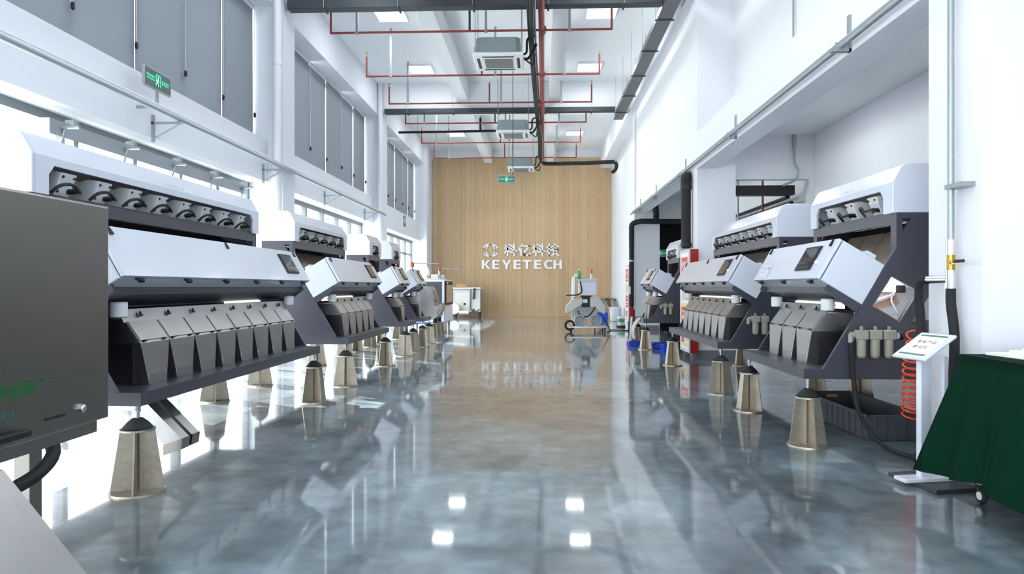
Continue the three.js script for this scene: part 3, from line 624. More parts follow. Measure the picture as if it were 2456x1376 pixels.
  part('housing_floor', span(-h + 0.03, h - 0.03, 1.832, 1.845, 0.7, 1.08), M.frame, t);
  part('housing_back', span(-h + 0.03, h - 0.03, 1.845, 2.12, 0.98, 1.0), M.baffle, t);
  // levelling feet
  for (const [fx, fd] of [[-1, 0.03], [1, 0.03], [-1, 1.13], [1, 1.13]]) {
    const px = fx * (h - 0.05);
    const foot = part('levelling_foot', [rod(V(px, 0.43, -fd), V(px, 0.531, -fd), 0.011, 10), rod(V(px, 0.49, -fd), V(px, 0.505, -fd), 0.021, 6), rod(V(px, 0.512, -fd), V(px, 0.53, -fd), 0.021, 6)], M.galv, t);
    part('foot_pad', lathe([[0.001, 0.452], [0.03, 0.45], [0.06, 0.425], [0.085, 0.396], [0.085, 0.387], [0.001, 0.387]], 18).translate(px, 0, -fd), M.rubber, foot);
  }
  if (opt.filter) {
    const k = opt.filter, x0 = h + 0.035;
    const fr = part('air_filter', [...Array.from({ length: k }, (_, i) => rb(0.06, 0.075, 0.095, x0, 0.88, -(0.405 + i * 0.105), 0.008)), ...Array.from({ length: k }, (_, i) => bx(0.02, 0.03, 0.02, x0, 0.93, -(0.405 + i * 0.105))), rod(V(x0, 0.88, -0.36), V(x0, 0.88, -0.32), 0.022, 12), rod(V(x0, 0.885, -0.325), V(x0, 0.82, -0.325), 0.02, 12)], M.bowl, t);
    for (let i = 0; i < k; i++) part('bowl', lathe([[0.001, 0.695], [0.026, 0.7], [0.034, 0.72], [0.036, 0.84], [0.036, 0.845]], 16).translate(x0, 0, -(0.405 + i * 0.105)), M.bowl, fr);
    if (k > 2) {
      const gx = x0 + 0.02, gz = -(0.405 + k * 0.105 + 0.0);
      const g = part('gauge', new THREE.CylinderGeometry(0.032, 0.032, 0.03, 20).rotateX(Math.PI / 2).translate(gx, 0.875, gz + 0.03), M.black, fr);
      fr.add(g);
      part('gauge_face', new THREE.CircleGeometry(0.026, 20).translate(gx, 0.875, gz + 0.0462), std({ map: print(128, 128, (c) => { c.fillStyle = '#dfe6ec'; c.fillRect(0, 0, 128, 128); c.strokeStyle = '#30353c'; c.lineWidth = 4; for (let i = 0; i < 10; i++) { const a = 2.4 + i * 0.5; c.beginPath(); c.moveTo(64 + 46 * Math.cos(a), 64 + 46 * Math.sin(a)); c.lineTo(64 + 58 * Math.cos(a), 64 + 58 * Math.sin(a)); c.stroke(); } c.strokeStyle = '#2b4d9a'; c.lineWidth = 7; c.beginPath(); c.moveTo(40, 88); c.lineTo(88, 46); c.stroke(); }), roughness: 0.4 }), fr, true);
    }
  }
  if (opt.window) {                                          // lit inspection opening in the side
    const xi = h - 0.16;
    const box = part('inspection_recess', [prism([[0.44, 1.42], [0.92, 1.3], [0.92, 0.92], [0.44, 0.92]], xi - 0.01, xi)], M.paper, t);
    part('sorting_plate', prism([[0.56, 1.2], [0.74, 1.2], [0.78, 1.12], [0.6, 1.08]], xi, xi + 0.03), M.peach, box);
    part('shelf', [prism([[0.54, 1.13], [0.70, 1.2], [0.71, 1.185], [0.55, 1.115]], xi + 0.03, h - 0.06), prism([[0.6, 1.25], [0.72, 1.25], [0.72, 1.21], [0.6, 1.21]], xi, h - 0.08), prism([[0.52, 1.05], [0.72, 1.02], [0.72, 0.93], [0.52, 0.93]], xi, h - 0.05)], M.white, box);
    part('camera_unit', rb(0.05, 0.06, 0.08, h - 0.1, 1.235, -0.76, 0.006), M.black, box);
    part('lamp_tube', rod(V(h - 0.07, 1.31, -0.60), V(h - 0.07, 1.26, -0.69), 0.014, 12), M.lampGlow, box);
    part('cable', hosey([V(h - 0.08, 1.22, -0.72), V(h - 0.06, 1.15, -0.68), V(h - 0.05, 1.05, -0.72)], 0.007, 16, 6), M.plastic, box);
    part('rim', prism(win.map(([a, b]) => [0.683 + (a - 0.683) * 1.05, 1.158 + (b - 1.158) * 1.05]), h - 0.004, h + 0.004, 0, [win]), M.galv, t);
    const lp = new THREE.PointLight(new THREE.Color().setRGB(1, 0.97, 0.94), 1.3); lp.position.set(h - 0.075, 1.27, -0.655);
    lp.castShadow = true; lp.shadow.radius = 1; t.add(lp);
  }
  return t;
}
// tapered stands: a cross of welded plates between a base disc and a top disc
const standProto = new THREE.Group();
{
  const fin = plate([[-0.15, 0.012], [-0.097, 0.375], [0.097, 0.375], [0.15, 0.012]], 0.004, 0.008);
  part('fin', fin, M.stand, standProto);
  part('fin', fin.clone().rotateY(Math.PI / 2), M.stand, standProto);
  part('base_plate', new THREE.CylinderGeometry(0.156, 0.158, 0.012, 28).translate(0, 0.006, 0), M.stand, standProto);
  part('top_plate', new THREE.CylinderGeometry(0.1, 0.1, 0.012, 24).translate(0, 0.381, 0), M.stand, standProto);
  part('weld', [0, 1, 2, 3].map((i) => rod(V(0.006, 0.02, 0.006), V(0.006, 0.37, 0.006), 0.006, 6).rotateY(i * Math.PI / 2)), std({ color: 0x6d5f50, metalness: 0.6, roughness: 0.6 }), standProto);
}
function stand(x, d, label, turn) {
  const o = standProto.clone(); o.name = numbered('machine_stand'); scene.add(o);
  o.position.set(x, 0, -d); o.rotation.y = turn ?? rnd() * 6; o.userData = { label, category: 'stand', group: 'tapered steel stands under the machines' };
  return o;
}
function standsFor(n, side, depth, who, turns) {
  const hh = (chuteW * n + 0.58) / 2 - 0.05, X0 = side < 0 ? -2.43 : 2.08;
  let k = 0;
  for (const [fd, row] of [[0.03, 'aisle'], [1.13, 'wall']]) for (const [q, end] of [[-1, 'near'], [1, 'far']])
    stand(X0 + (side < 0 ? -fd : fd), depth + q * hh, 'finned steel stand, ' + end + ' ' + row + '-side corner of the ' + who, turns?.[k++]);
}
sorter(8, 'long white and grey sorting machine with eight steel chutes, nearest on the left', -2.43, 5.82, Math.PI / 2, { lampFrom: 0.35 });
standsFor(8, -1, 5.82, 'eight-chute sorter at left', [0.35, 0.9, 0.2, 0.5]);
sorter(5, 'white and grey sorting machine with five steel chutes, second on the left', -2.43, 9.84, Math.PI / 2, {});
standsFor(5, -1, 9.84, 'five-chute sorter at left', [0.1, 1.0, 0.4, 0.2]);
sorter(1, 'narrow single-chute sorting machine, third on the left', -2.43, 12.98, Math.PI / 2, {});
standsFor(1, -1, 12.98, 'nearer narrow sorter at left');
sorter(1, 'narrow single-chute sorting machine, fourth on the left beside the steel machine', -2.43, 14.85, Math.PI / 2, {});
standsFor(1, -1, 14.85, 'farther narrow sorter at left');
sorter(3, 'white and grey three-chute sorting machine with a lit side opening, nearest on the right', 2.08, 6.36, -Math.PI / 2, { filter: 3, window: true, logo: true });
standsFor(3, 1, 6.36, 'three-chute sorter at right', [0.05, 0.7, 0.3, 0.8]);
sorter(7, 'long white and grey sorting machine with seven steel chutes, second on the right', 2.08, 9.73, -Math.PI / 2, { filter: 2 });
standsFor(7, 1, 9.73, 'seven-chute sorter at right', [0.0, 0.75, 0.4, 0.6]);
sorter(2, 'small sorting machine with two chutes, farthest on the right beyond the red cabinet', 2.08, 14.65, -Math.PI / 2, { filter: 2, logo: true });
standsFor(2, 1, 14.65, 'two-chute sorter at far right', [0.8, 0.3, 0.5, 0.2]);
{ // twin discharge ducts below the long left sorter
  const s = thing('discharge_duct', 'pair of square steel discharge ducts sticking out under the long left sorter', 'duct');
  for (const d of [4.58, 4.72]) {
    const ends = (x, y, r) => [[x - r, y + r * 0.6, -d - 0.05], [x + r, y - r * 0.2, -d - 0.05], [x + r, y - r * 0.2, -d + 0.05], [x - r, y + r * 0.6, -d + 0.05]];
    part('duct', hexa([[-2.5, 0.2, -d - 0.05], [-2.38, 0.24, -d - 0.05], [-2.38, 0.24, -d + 0.05], [-2.5, 0.2, -d + 0.05]], [[-2.86, 0.58, -d - 0.05], [-2.72, 0.58, -d - 0.05], [-2.72, 0.58, -d + 0.05], [-2.86, 0.58, -d + 0.05]]), M.steel, s);
    part('mouth', hexa([[-2.505, 0.13, -d - 0.052], [-2.385, 0.17, -d - 0.052], [-2.385, 0.17, -d + 0.052], [-2.505, 0.13, -d + 0.052]], [[-2.505, 0.2, -d - 0.052], [-2.375, 0.245, -d - 0.052], [-2.375, 0.245, -d + 0.052], [-2.505, 0.2, -d + 0.052]]), M.cabinet, s);
  }
}
// ------------------------------------------------------------------ foreground steel cabinet at left
{
  const s = thing('steel_cabinet', 'large brushed steel machine cabinet with green stripes, cut off at the left edge', 'machine', [-2.2, 0, -3.47]);
  const z1 = 2.3;                                             // it runs back past the camera's edge
  part('body', [prism([[0, 0.585], [0, 1.66], [-z1, 1.66], [-z1, 0.585]], -1.1, 0, 0.012), prism([[-0.09, 0.53], [-0.09, 0.59], [-z1, 0.59], [-z1, 0.53]], -1.05, -0.004, 0.004)], M.cabinet, s);
  part('bolt', [new THREE.CylinderGeometry(0.022, 0.022, 0.014, 20).rotateZ(Math.PI / 2).translate(0.007, 0.67, 0.22), new THREE.SphereGeometry(0.018, 14, 8).scale(0.5, 1, 1).translate(0.014, 0.67, 0.22)], M.chrome, s);
  // printed stripes
  const gm = std({ color: 0x17632f, roughness: 0.5, metalness: 0.2 });
  const st = (pts) => plate(pts, 0.0015, 0.0015).rotateY(Math.PI / 2);
  const pr = [];
  for (let i = 0; i < 8; i++) { const z = 0.52 + i * 0.075; pr.push(st([[-z, 0.835], [-z - 0.05, 0.835], [-z - 0.085, 0.797], [-z - 0.035, 0.797]].map(([a, b]) => [a, b]))); }
  pr.push(st([[-0.045, 0.836], [-0.045, 0.833], [-0.47, 0.838], [-0.47, 0.842]]), st([[-0.47, 0.842], [-0.47, 0.838], [-0.56, 0.782], [-0.565, 0.787]]), st([[-0.56, 0.787], [-0.56, 0.782], [-1.3, 0.782], [-1.3, 0.787]]), st([[-0.47, 0.845], [-0.47, 0.84], [-1.3, 0.843], [-1.3, 0.848]]));
  part('stripe_print', pr, gm, s);
  part('word_print', [...'GREEN'].map((ch, i) => { const g = new TextGeometry(ch, { font, size: 0.032, depth: 0.0015, curveSegments: 3, bevelEnabled: false }); return g.rotateY(Math.PI / 2).translate(0, 0.705, 0.825 - i * 0.036); }), std({ color: 0x2d6b60, roughness: 0.5 }), s);
  part('handle', [rb(0.05, 0.028, 0.42, 0.03, 0.635, 0.82, 0.006)], M.black, s);
  part('door_gap', bx(0.002, 0.012, 0.14, 0.0005, 0.66, 0.4).rotateX(0), M.dark, s);
  part('discharge_chute', [hexa([[0.14, 0.55, 0.88], [0.1, 0.55, 0.88], [0.1, 0.55, 2.1], [0.14, 0.55, 2.1]], [[0.6, -0.0, 0.88], [0.5, -0.0, 0.88], [0.5, -0.0, 2.1], [0.6, -0.0, 2.1]]), hexa([[0.5, 0.0, 0.89], [0.1, 0.54, 0.89], [0.1, 0.54, 2.1], [0.5, 0, 2.1]], [[0.1, 0, 0.89], [0, 0.54, 0.89], [0, 0.54, 2.1], [0.1, 0, 2.1]])], M.steel, s);
  for (const [x, z] of [[-0.2, 0.3], [-0.9, 0.3], [-0.9, 2.0]]) part('leg', rb(0.08, 0.54, 0.08, x, 0.27, z, 0.006), M.cabinet, s);
  part('top_bracket', [rb(0.3, 0.02, 0.08, -0.35, 1.67, 0.55, 0.006), bx(0.03, 0.06, 0.03, -0.42, 1.7, 0.55)], M.dark, s);
  solo('black_hose', hosey([F(-2.28, 0.6, 3.1), F(-2.22, 0.5, 3.09), F(-2.22, 0.43, 3.0), F(-2.26, 0.38, 2.85), F(-2.4, 0.3, 2.6), F(-2.6, 0.2, 2.4)], 0.03, 40, 14), M.rubber, 'thick black hose curving down below the steel cabinet at left', 'hose');
}
// ------------------------------------------------------------------ right foreground: hoses, sign stand, table, crate
{
  const p = thing('air_pipe', 'galvanised vertical air pipe with valve and clamp on the nearest right column', 'pipe');
  part('pipe', rod(F(2.69, 1.52, 4.68), F(2.69, 6.38, 4.68), 0.02, 14), M.galv, p);
  part('wall_clamp', span(2.66, 2.76, 1.89, 1.92, 4.52, 4.70), M.galv, p);
  part('coupling', rod(F(2.69, 1.46, 4.68), F(2.69, 1.56, 4.68), 0.03, 14), M.chrome, p);
  part('tee', [rod(F(2.69, 1.24, 4.68), F(2.69, 1.36, 4.68), 0.034, 14), rod(F(2.69, 1.3, 4.68), F(2.64, 1.3, 4.86), 0.026, 12)], M.chrome, p);
  part('valve', [rod(F(2.69, 1.36, 4.68), F(2.69, 1.46, 4.68), 0.025, 8), rod(F(2.69, 1.41, 4.68), F(2.66, 1.41, 4.6), 0.014, 8)], M.brass, p);
  part('valve_lever', rb(0.016, 0.02, 0.1, 2.655, 1.415, -4.53, 0.005), M.black, p);
  const a = solo('air_hose', hosey([F(2.69, 1.27, 4.68), F(2.69, 1.15, 4.68), F(2.70, 0.95, 4.66), F(2.69, 0.6, 4.66), F(2.67, 0.3, 4.68), F(2.66, 0.06, 4.66)], 0.03, 50, 12), M.rubber, 'black air hose hanging straight down from the valve, behind the white sign stand', 'hose');
  solo('air_hose', hosey([F(2.64, 1.3, 4.86), F(2.63, 1.29, 4.93), F(2.64, 1.2, 4.97), F(2.66, 0.95, 4.98), F(2.67, 0.5, 4.98), F(2.68, 0.1, 5.0), F(2.66, 0.03, 5.06)], 0.03, 60, 12), M.rubber, 'black air hose looping off the side of the valve, left of the column', 'hose');
  solo('air_hose', hosey([F(2.41, 0.83, 5.5), F(2.42, 0.6, 5.5), F(2.45, 0.3, 5.47), F(2.53, 0.12, 5.4), F(2.58, 0.05, 5.3), F(2.66, 0.03, 5.15), F(2.72, 0.025, 5.12)], 0.018, 60, 10), M.rubber, 'thinner black hose from the air filter down across the floor at right', 'hose');
  const pts = []; const N = 13;
  for (let i = 0; i <= N * 14; i++) { const k = i / (N * 14), w = k < 0.12 ? 0.6 : 1; pts.push(F(2.73 + 0.055 * w * Math.cos(i / 14 * 2 * Math.PI) - 0.01 * k, 0.93 - 0.64 * Math.pow(k, 0.85) + 0.012 * Math.sin(i / 14 * 2 * Math.PI), 5.24 + 0.05 * w * Math.sin(i / 14 * 2 * Math.PI))); }
  solo('coil_hose', hosey(pts, 0.0065, N * 28, 6), M.orange, 'bright orange coiled air hose hanging beside the nearest right column', 'hose');
}
{ // sign stand
  const s = thing('sign_stand', 'white pedestal sign stand with tilted notice plate, before the right column', 'sign stand', [2.43, 0, -4.52], -Math.PI / 2 + 0.2);
  part('post', [rb(0.045, 0.83, 0.075, 0, 0.44, 0, 0.006), rb(0.03, 0.78, 0.03, 0.0, 0.42, -0.15, 0.006)], M.white, s);
  part('base', [rb(0.11, 0.025, 0.34, 0, 0.038, 0.0, 0.006)], M.white, s);
  part('base_pad', rb(0.42, 0.026, 0.3, 0, 0.013, -0.06, 0.004), M.tray, s);
  const tilt = new THREE.Matrix4().makeRotationX(-R(90 - 34)).setPosition(0, 0.872, 0.0);
  const pl = part('plate', [rb(0.29, 0.27, 0.022, 0, 0, 0, 0.01).applyMatrix4(tilt)], M.white, s);
  const sheet = print(768, 856, (c, w, h) => {
    c.fillStyle = '#f2f4f6'; c.fillRect(0, 0, w, h); c.fillStyle = '#2d6b57'; c.fillRect(40, 34, w - 80, 62); c.fillRect(40, h - 110, w - 80, 62);
    c.strokeStyle = '#3c3f46';
    ['zhi', 'neng', 'chan', 'pin'].forEach((k, i) => hanDraw(c, k, 150 + i * 128, 250, 96, 13));
    ['ce', 'shi', 'qu'].forEach((k, i) => hanDraw(c, k, 190 + i * 138, 450, 96, 13));
  });
  part('notice', new THREE.PlaneGeometry(0.25, 0.235).translate(0, 0, 0.0118).applyMatrix4(tilt), std({ map: sheet, roughness: 0.35 }), pl, true);
}
{ // cart table with a dark green cloth
  const x0 = 2.48, x1 = 3.3, d0 = 2.35, d1 = 4.22, H = 0.85;
  const t = thing('cart_table', 'low table on castors under the dark green cloth at right', 'table', [0, 0, 0]);
  part('tabletop', span(x0 + 0.01, x1, H - 0.03, H - 0.004, d0, d1 - 0.01), M.offwhite, t);
  for (const [x, d] of [[x0 + 0.06, d1 - 0.1], [x0 + 0.06, d0 + 0.1], [x1 - 0.1, d1 - 0.1], [x1 - 0.1, d0 + 0.1]]) {
    const leg = part('leg', rb(0.045, H - 0.13, 0.045, x, (H - 0.03 + 0.1) / 2, -d, 0.004), M.galv, t);
    part('castor', [new THREE.TorusGeometry(0.033, 0.014, 10, 20).rotateY(Math.PI / 2).translate(x, 0.047, -d), rb(0.05, 0.03, 0.05, x, 0.1, -d, 0.005)], M.rubber, leg);
    part('castor_hub', new THREE.CylinderGeometry(0.024, 0.024, 0.03, 16).rotateZ(Math.PI / 2).translate(x, 0.047, -d), M.plastic, leg);
  }
  part('lower_shelf', span(x0 + 0.04, x1, 0.15, 0.17, d0 + 0.05, d1 - 0.06), M.galv, t);
  // cloth: a ring of columns round the top, hanging and flaring
  const ring = [], seg = (ax, ad, bx2, bd, n) => { for (let i = 0; i < n; i++) ring.push([ax + (bx2 - ax) * i / n, ad + (bd - ad) * i / n]); };
  seg(x0, d0, x0, d1, 46); seg(x0, d1, x1, d1, 20); seg(x1, d1, x1, d0, 20); seg(x1, d0, x0, d0, 20);
  const rows = 14, pos = [], idx = [], cx = (x0 + x1) / 2, cd = (d0 + d1) / 2, n = ring.length;
  const nz = lattice(24, 5);
  for (let r = 0; r <= rows; r++) for (let i = 0; i < n; i++) {
    const [x, d] = ring[i], k = r / rows, left = i < 46, end = i >= 46 && i < 66;
    const corner = Math.exp(-Math.pow((i - 46) / 5, 2));
    let ox = 0, od = 0;
    const fl = 0.14 * Math.pow(k, 0.9) + 0.012, wav = k * 0.035 * Math.sin(i * 0.85 + 1.3 * Math.sin(i * 0.31)) + k * 0.03 * (nz(i / 24, 0.3) - 0.5);
    if (left) ox = -(fl + wav); if (end) od = Math.min(0.2, fl * 0.4 + wav * 0.5); if (i >= 86) od = -(fl + wav) * 0.6;
    if (corner > 0.05) { ox -= corner * k * 0.07; od += corner * k * (left ? 0.06 : 0); }
    const bottom = 0.185 + 0.02 * Math.sin(i * 0.4) + (end ? 0.15 : 0) - (left ? 0.05 * (1 - i / 46) : 0);
    pos.push(x + ox, r === 0 ? H + 0.004 : H - (H - bottom) * k, -(d + od));
  }
  for (let r = 0; r < rows; r++) for (let i = 0; i < n; i++) { const a = r * n + i, b = r * n + (i + 1) % n; idx.push(a, a + n, b, b, a + n, b + n); }
  const c0 = pos.length / 3; pos.push(cx, H + 0.004, -cd); for (let i = 0; i < n; i++) idx.push(c0, i, (i + 1) % n);
  const g = new THREE.BufferGeometry(); g.setAttribute('position', new THREE.Float32BufferAttribute(pos, 3)); g.setIndex(idx); g.computeVertexNormals();
  const cm = M.cloth; cm.side = THREE.DoubleSide;
  solo('tablecloth', g, cm, 'dark green cloth hanging over the table at the right edge', 'tablecloth');
  const bk = [[2.76, 3.98, 0, 0.1, 0.3, 0.4, 'lowest white catalogue of the pile on the green table'], [2.82, 3.92, 0.016, -0.12, 0.29, 0.38, 'second white catalogue of the pile on the green table'], [2.86, 3.9, 0.032, 0.22, 0.24, 0.32, 'topmost white catalogue of the pile on the green table']];
  for (const [x, d, y, r, w, l, label] of bk) {
    const b = thing('catalogue', label, 'catalogue', [x, H + 0.006 + y, -d], r, 'white catalogues on the green table');
    part('cover', [bx(w, 0.002, l, 0, 0.014, 0), bx(w, 0.002, l, 0, 0.001, 0), bx(0.002, 0.014, l, -w / 2, 0.0075, 0)], M.paper, b);
    part('pages', bx(w - 0.008, 0.011, l - 0.01, 0, 0.0075, 0), M.offwhite, b);
  }
}
function crate(w, h, l, mat, label, pos, turn, name = 'crate', ribs = 8) {
  const t = thing(name, label, 'crate', pos, turn), k = 0.012;
  part('shell', [bx(w, k, l, 0, k / 2, 0), bx(k, h, l, -w / 2 + k / 2, h / 2, 0), bx(k, h, l, w / 2 - k / 2, h / 2, 0), bx(w, h, k, 0, h / 2, -l / 2 + k / 2), bx(w, h, k, 0, h / 2, l / 2 - k / 2)], mat, t);
  part('rim', [bx(0.03, 0.02, l + 0.03, -w / 2, h - 0.01, 0), bx(0.03, 0.02, l + 0.03, w / 2, h - 0.01, 0), bx(w + 0.03, 0.02, 0.03, 0, h - 0.01, -l / 2), bx(w + 0.03, 0.02, 0.03, 0, h - 0.01, l / 2)], mat, t);
  const n = ribs; const rbs = [];
  for (let i = 0; i <= n; i++) { const z = -l / 2 + l * i / n; rbs.push(bx(0.012, h - 0.03, 0.014, -w / 2 - 0.005, h / 2 - 0.01, z), bx(0.012, h - 0.03, 0.014, w / 2 + 0.005, h / 2 - 0.01, z)); }
  for (let i = 0; i <= Math.ceil(n / 2); i++) { const x = -w / 2 + w * i / Math.ceil(n / 2); rbs.push(bx(0.014, h - 0.03, 0.012, x, h / 2 - 0.01, l / 2 + 0.005), bx(0.014, h - 0.03, 0.012, x, h / 2 - 0.01, -l / 2 - 0.005)); }
  for (const q of rbs) part('rib', q, mat, t);
  return t;
}
{
  const c = crate(0.46, 0.215, 1.3, M.crate, 'large dark grey open crate on the floor under the nearest right sorter', [2.87, 0, -6.42], 0.03, 'crate', 12);
  part('handle_tag', rb(0.1, 0.025, 0.006, 0.05, 0.17, -0.634, 0.002), M.card, c);
  crate(0.2, 0.1, 0.22, M.blue, 'shallow blue basket beside the stand, nearest the white post', [1.98, 0, -14.9], 0.1, 'basket', 4);
  crate(0.3, 0.11, 0.34, M.blue, 'shallow blue basket under the far right sorter, between stand and black crate', [2.46, 0, -14.35], 0, 'basket', 4);
  crate(0.26, 0.15, 0.3, M.blue, 'deeper blue basket at the foot of the stacked black crates', [2.48, 0, -13.55], 0.05, 'basket', 4);
  crate(0.3, 0.3, 0.4, M.crate, 'black slatted crate on the floor beneath the far right sorter', [2.82, 0, -14.9], 0, 'crate', 6);
  crate(0.45, 0.28, 0.6, M.blue, 'blue crate on the floor before the end wall, beside the white tub', [2.3, 0, -26.6], 0, 'crate', 5);
}
// ------------------------------------------------------------------ red cabinets on the right columns
{
  const poster = print(256, 640, (c, w, h) => {
    c.fillStyle = '#f1f0ee'; c.fillRect(0, 0, w, h);
    const red = '#cf3a34';
    c.fillStyle = red; c.fillRect(24, 30, w - 48, 150); c.fillRect(24, 360, w - 48, 135); c.fillRect(24, 540, 90, 60);
    c.fillStyle = '#e8d86a'; c.fillRect(24, 184, w - 48, 14); c.fillRect(24, 338, w - 48, 20); c.fillRect(24, 600, w - 48, 22);
    c.strokeStyle = '#f8f2ee'; ['an', 'quan', 'chu'].forEach((k, i) => hanDraw(c, k, 44 + i * 58, 56, 46, 7));
    c.fillStyle = '#f8f2ee'; c.fillRect(90, 126, 80, 8); c.fillRect(60, 150, 140, 10); c.fillRect(56, 384, 140, 10); c.fillRect(56, 420, 140, 22); c.fillRect(56, 458, 140, 10);
    c.fillStyle = '#9aa5a8'; for (let i = 0; i < 4; i++) c.fillRect(40 + i * 50, 215, 28, 100);
    c.fillStyle = '#c9ccd0'; c.fillRect(130, 540, 100, 50);
  });
  const pm = std({ map: poster, roughness: 0.4 });
  const mk = (label, x, d, y0, y1) => {
    const t = thing('fire_cabinet', label, 'fire cabinet', [x, 0, -d]);
    const hh = y1 - y0;
    part('body', rb(0.145, hh, 0.78, 0.0725, y0 + hh / 2, 0, 0.006), M.red, t);
    const f = part('front_frame', [bx(0.02, hh, 0.78, -0.008, y0 + hh / 2, 0)], M.offwhite, t);
    part('poster', new THREE.PlaneGeometry(0.66, hh - 0.1).rotateY(-Math.PI / 2).translate(-0.0195, y0 + hh / 2, 0), pm, f, true);
    part('foot', [bx(0.08, y0, 0.05, 0.09, y0 / 2, -0.3), bx(0.08, y0, 0.05, 0.09, y0 / 2, 0.3)], M.plinth, t);
  };
  mk('red fire cabinet with white poster front on the second right column', 2.6, 12.6, 0.1, 1.91);
  mk('red fire cabinet with white front on the far right column', 2.58, 20.75, 0.25, 1.9);
  solo('wall_socket', rb(0.06, 0.22, 0.14, 2.56, 1.15, -20.15, 0.01), M.plastic, 'small grey socket box on the far black pipe', 'socket');
}
// ------------------------------------------------------------------ far machines
{ // steel machine after the narrow sorters
  const t = thing('steel_machine', 'rounded stainless steel machine with a slanted control screen, fifth on the left', 'machine', [-2.43, 0, -17.0], Math.PI / 2);
  const body = [[0.1, 0.48], [0.02, 0.55], [0.0, 0.72], [0.1, 0.8], [0.12, 1.0], [0.2, 1.2], [0.26, 1.26], [0.8, 1.27], [1.1, 1.2], [1.1, 0.48]];
  part('body', prism(body, -0.42, 0.42, 0.015), M.steel, t);
  part('control_screen', rb(0.42, 0.3, 0.02, 0, 0, 0, 0.006).rotateX(-0.3).translate(0.05, 1.02, -0.125), M.slide, t);
  part('outlet', prism([[-0.06, 0.86], [-0.06, 0.7], [0.03, 0.55], [0.08, 0.8]], -0.3, 0.3, 0.006), M.steel, t);
  const sp = part('signal_post', [rod(V(-0.1, 1.25, -0.7), V(-0.1, 1.75, -0.7), 0.02, 10), rod(V(-0.1, 1.82, -0.74), V(-0.1, 1.82, -0.05), 0.016, 8)], M.galv, t);
  part('signal_cap', lathe([[0.001, 0.13], [0.04, 0.11], [0.05, 0.0], [0.001, 0]], 14).translate(-0.1, 1.74, -0.7), std({ color: 0xc4472b, roughness: 0.4 }), sp);
  part('foot_pad', [[-0.34, 0.1], [0.34, 0.1], [-0.34, 1.0], [0.34, 1.0]].map(([x, d]) => rod(V(x, 0.386, -d), V(x, 0.5, -d), 0.05, 12)), M.rubber, t);
  for (const [q, e] of [[-1, 'near'], [1, 'far']]) for (const [fd, r] of [[0.1, 'aisle'], [1.0, 'wall']]) stand(-2.43 - fd, 17 + q * 0.34, 'finned steel stand, ' + e + ' ' + r + '-side corner of the rounded steel machine', 0.6);
}
{ // cabinet machine
  const t = thing('inspection_cabinet', 'tall white cabinet machine with a dark front window and blue base, sixth on the left', 'machine', [-2.6, 0, -19.7], Math.PI / 2);
  part('body', [rb(1.7, 1.17, 0.9, 0, 0.865, -0.46, 0.02)], M.white, t);
  part('side_cover', [rb(0.02, 0.95, 0.78, -0.855, 0.92, -0.47, 0.006)], M.frame, t);
  const d = part('front_door', rb(1.5, 0.66, 0.03, 0, 1.08, 0.0, 0.01), M.dark, t);
  part('window_glass', rb(1.3, 0.5, 0.008, 0, 1.06, 0.018, 0.003), M.screen, d);
  part('logo_print', [bx(0.28, 0.06, 0.003, -0.4, 1.36, 0.0165)], M.plastic, d);
  part('lower_panel', [rb(1.6, 0.4, 0.02, 0, 0.5, 0.0, 0.006)], M.plastic, t);
  for (const x of [-0.7, 0.7]) for (const z of [-0.1, -0.8]) part('leg', [rod(V(x, 0.0, z), V(x, 0.29, z), 0.035, 12, 0.05)], M.galv, t);
  part('base_tray', rb(1.6, 0.05, 0.8, 0, 0.27, -0.46, 0.01), M.blue, t);
  const top = part('top_frame', [rb(1.5, 0.04, 0.6, 0, 1.47, -0.45, 0.01), ...[-0.6, -0.2, 0.2, 0.6].map((x) => rb(0.12, 0.12, 0.2, x, 1.54, -0.3, 0.02)), rod(V(-0.5, 1.58, -0.5), V(-0.5, 1.78, -0.5), 0.06, 12), rod(V(-0.7, 1.76, -0.5), V(-0.5, 1.76, -0.5), 0.03, 10)], M.offwhite, t);
  part('signal_post', [rod(V(-0.3, 1.48, -0.22), V(-0.3, 1.7, -0.22), 0.035, 10), rod(V(-0.3, 1.75, -0.2), V(-0.3, 1.75, 0.33), 0.016, 8)], M.galv, top);
  part('signal_cap', lathe([[0.001, 0.1], [0.035, 0.09], [0.045, 0.0], [0.001, 0]], 14).translate(-0.3, 1.7, -0.22), std({ color: 0xc4472b, roughness: 0.4 }), top);
}
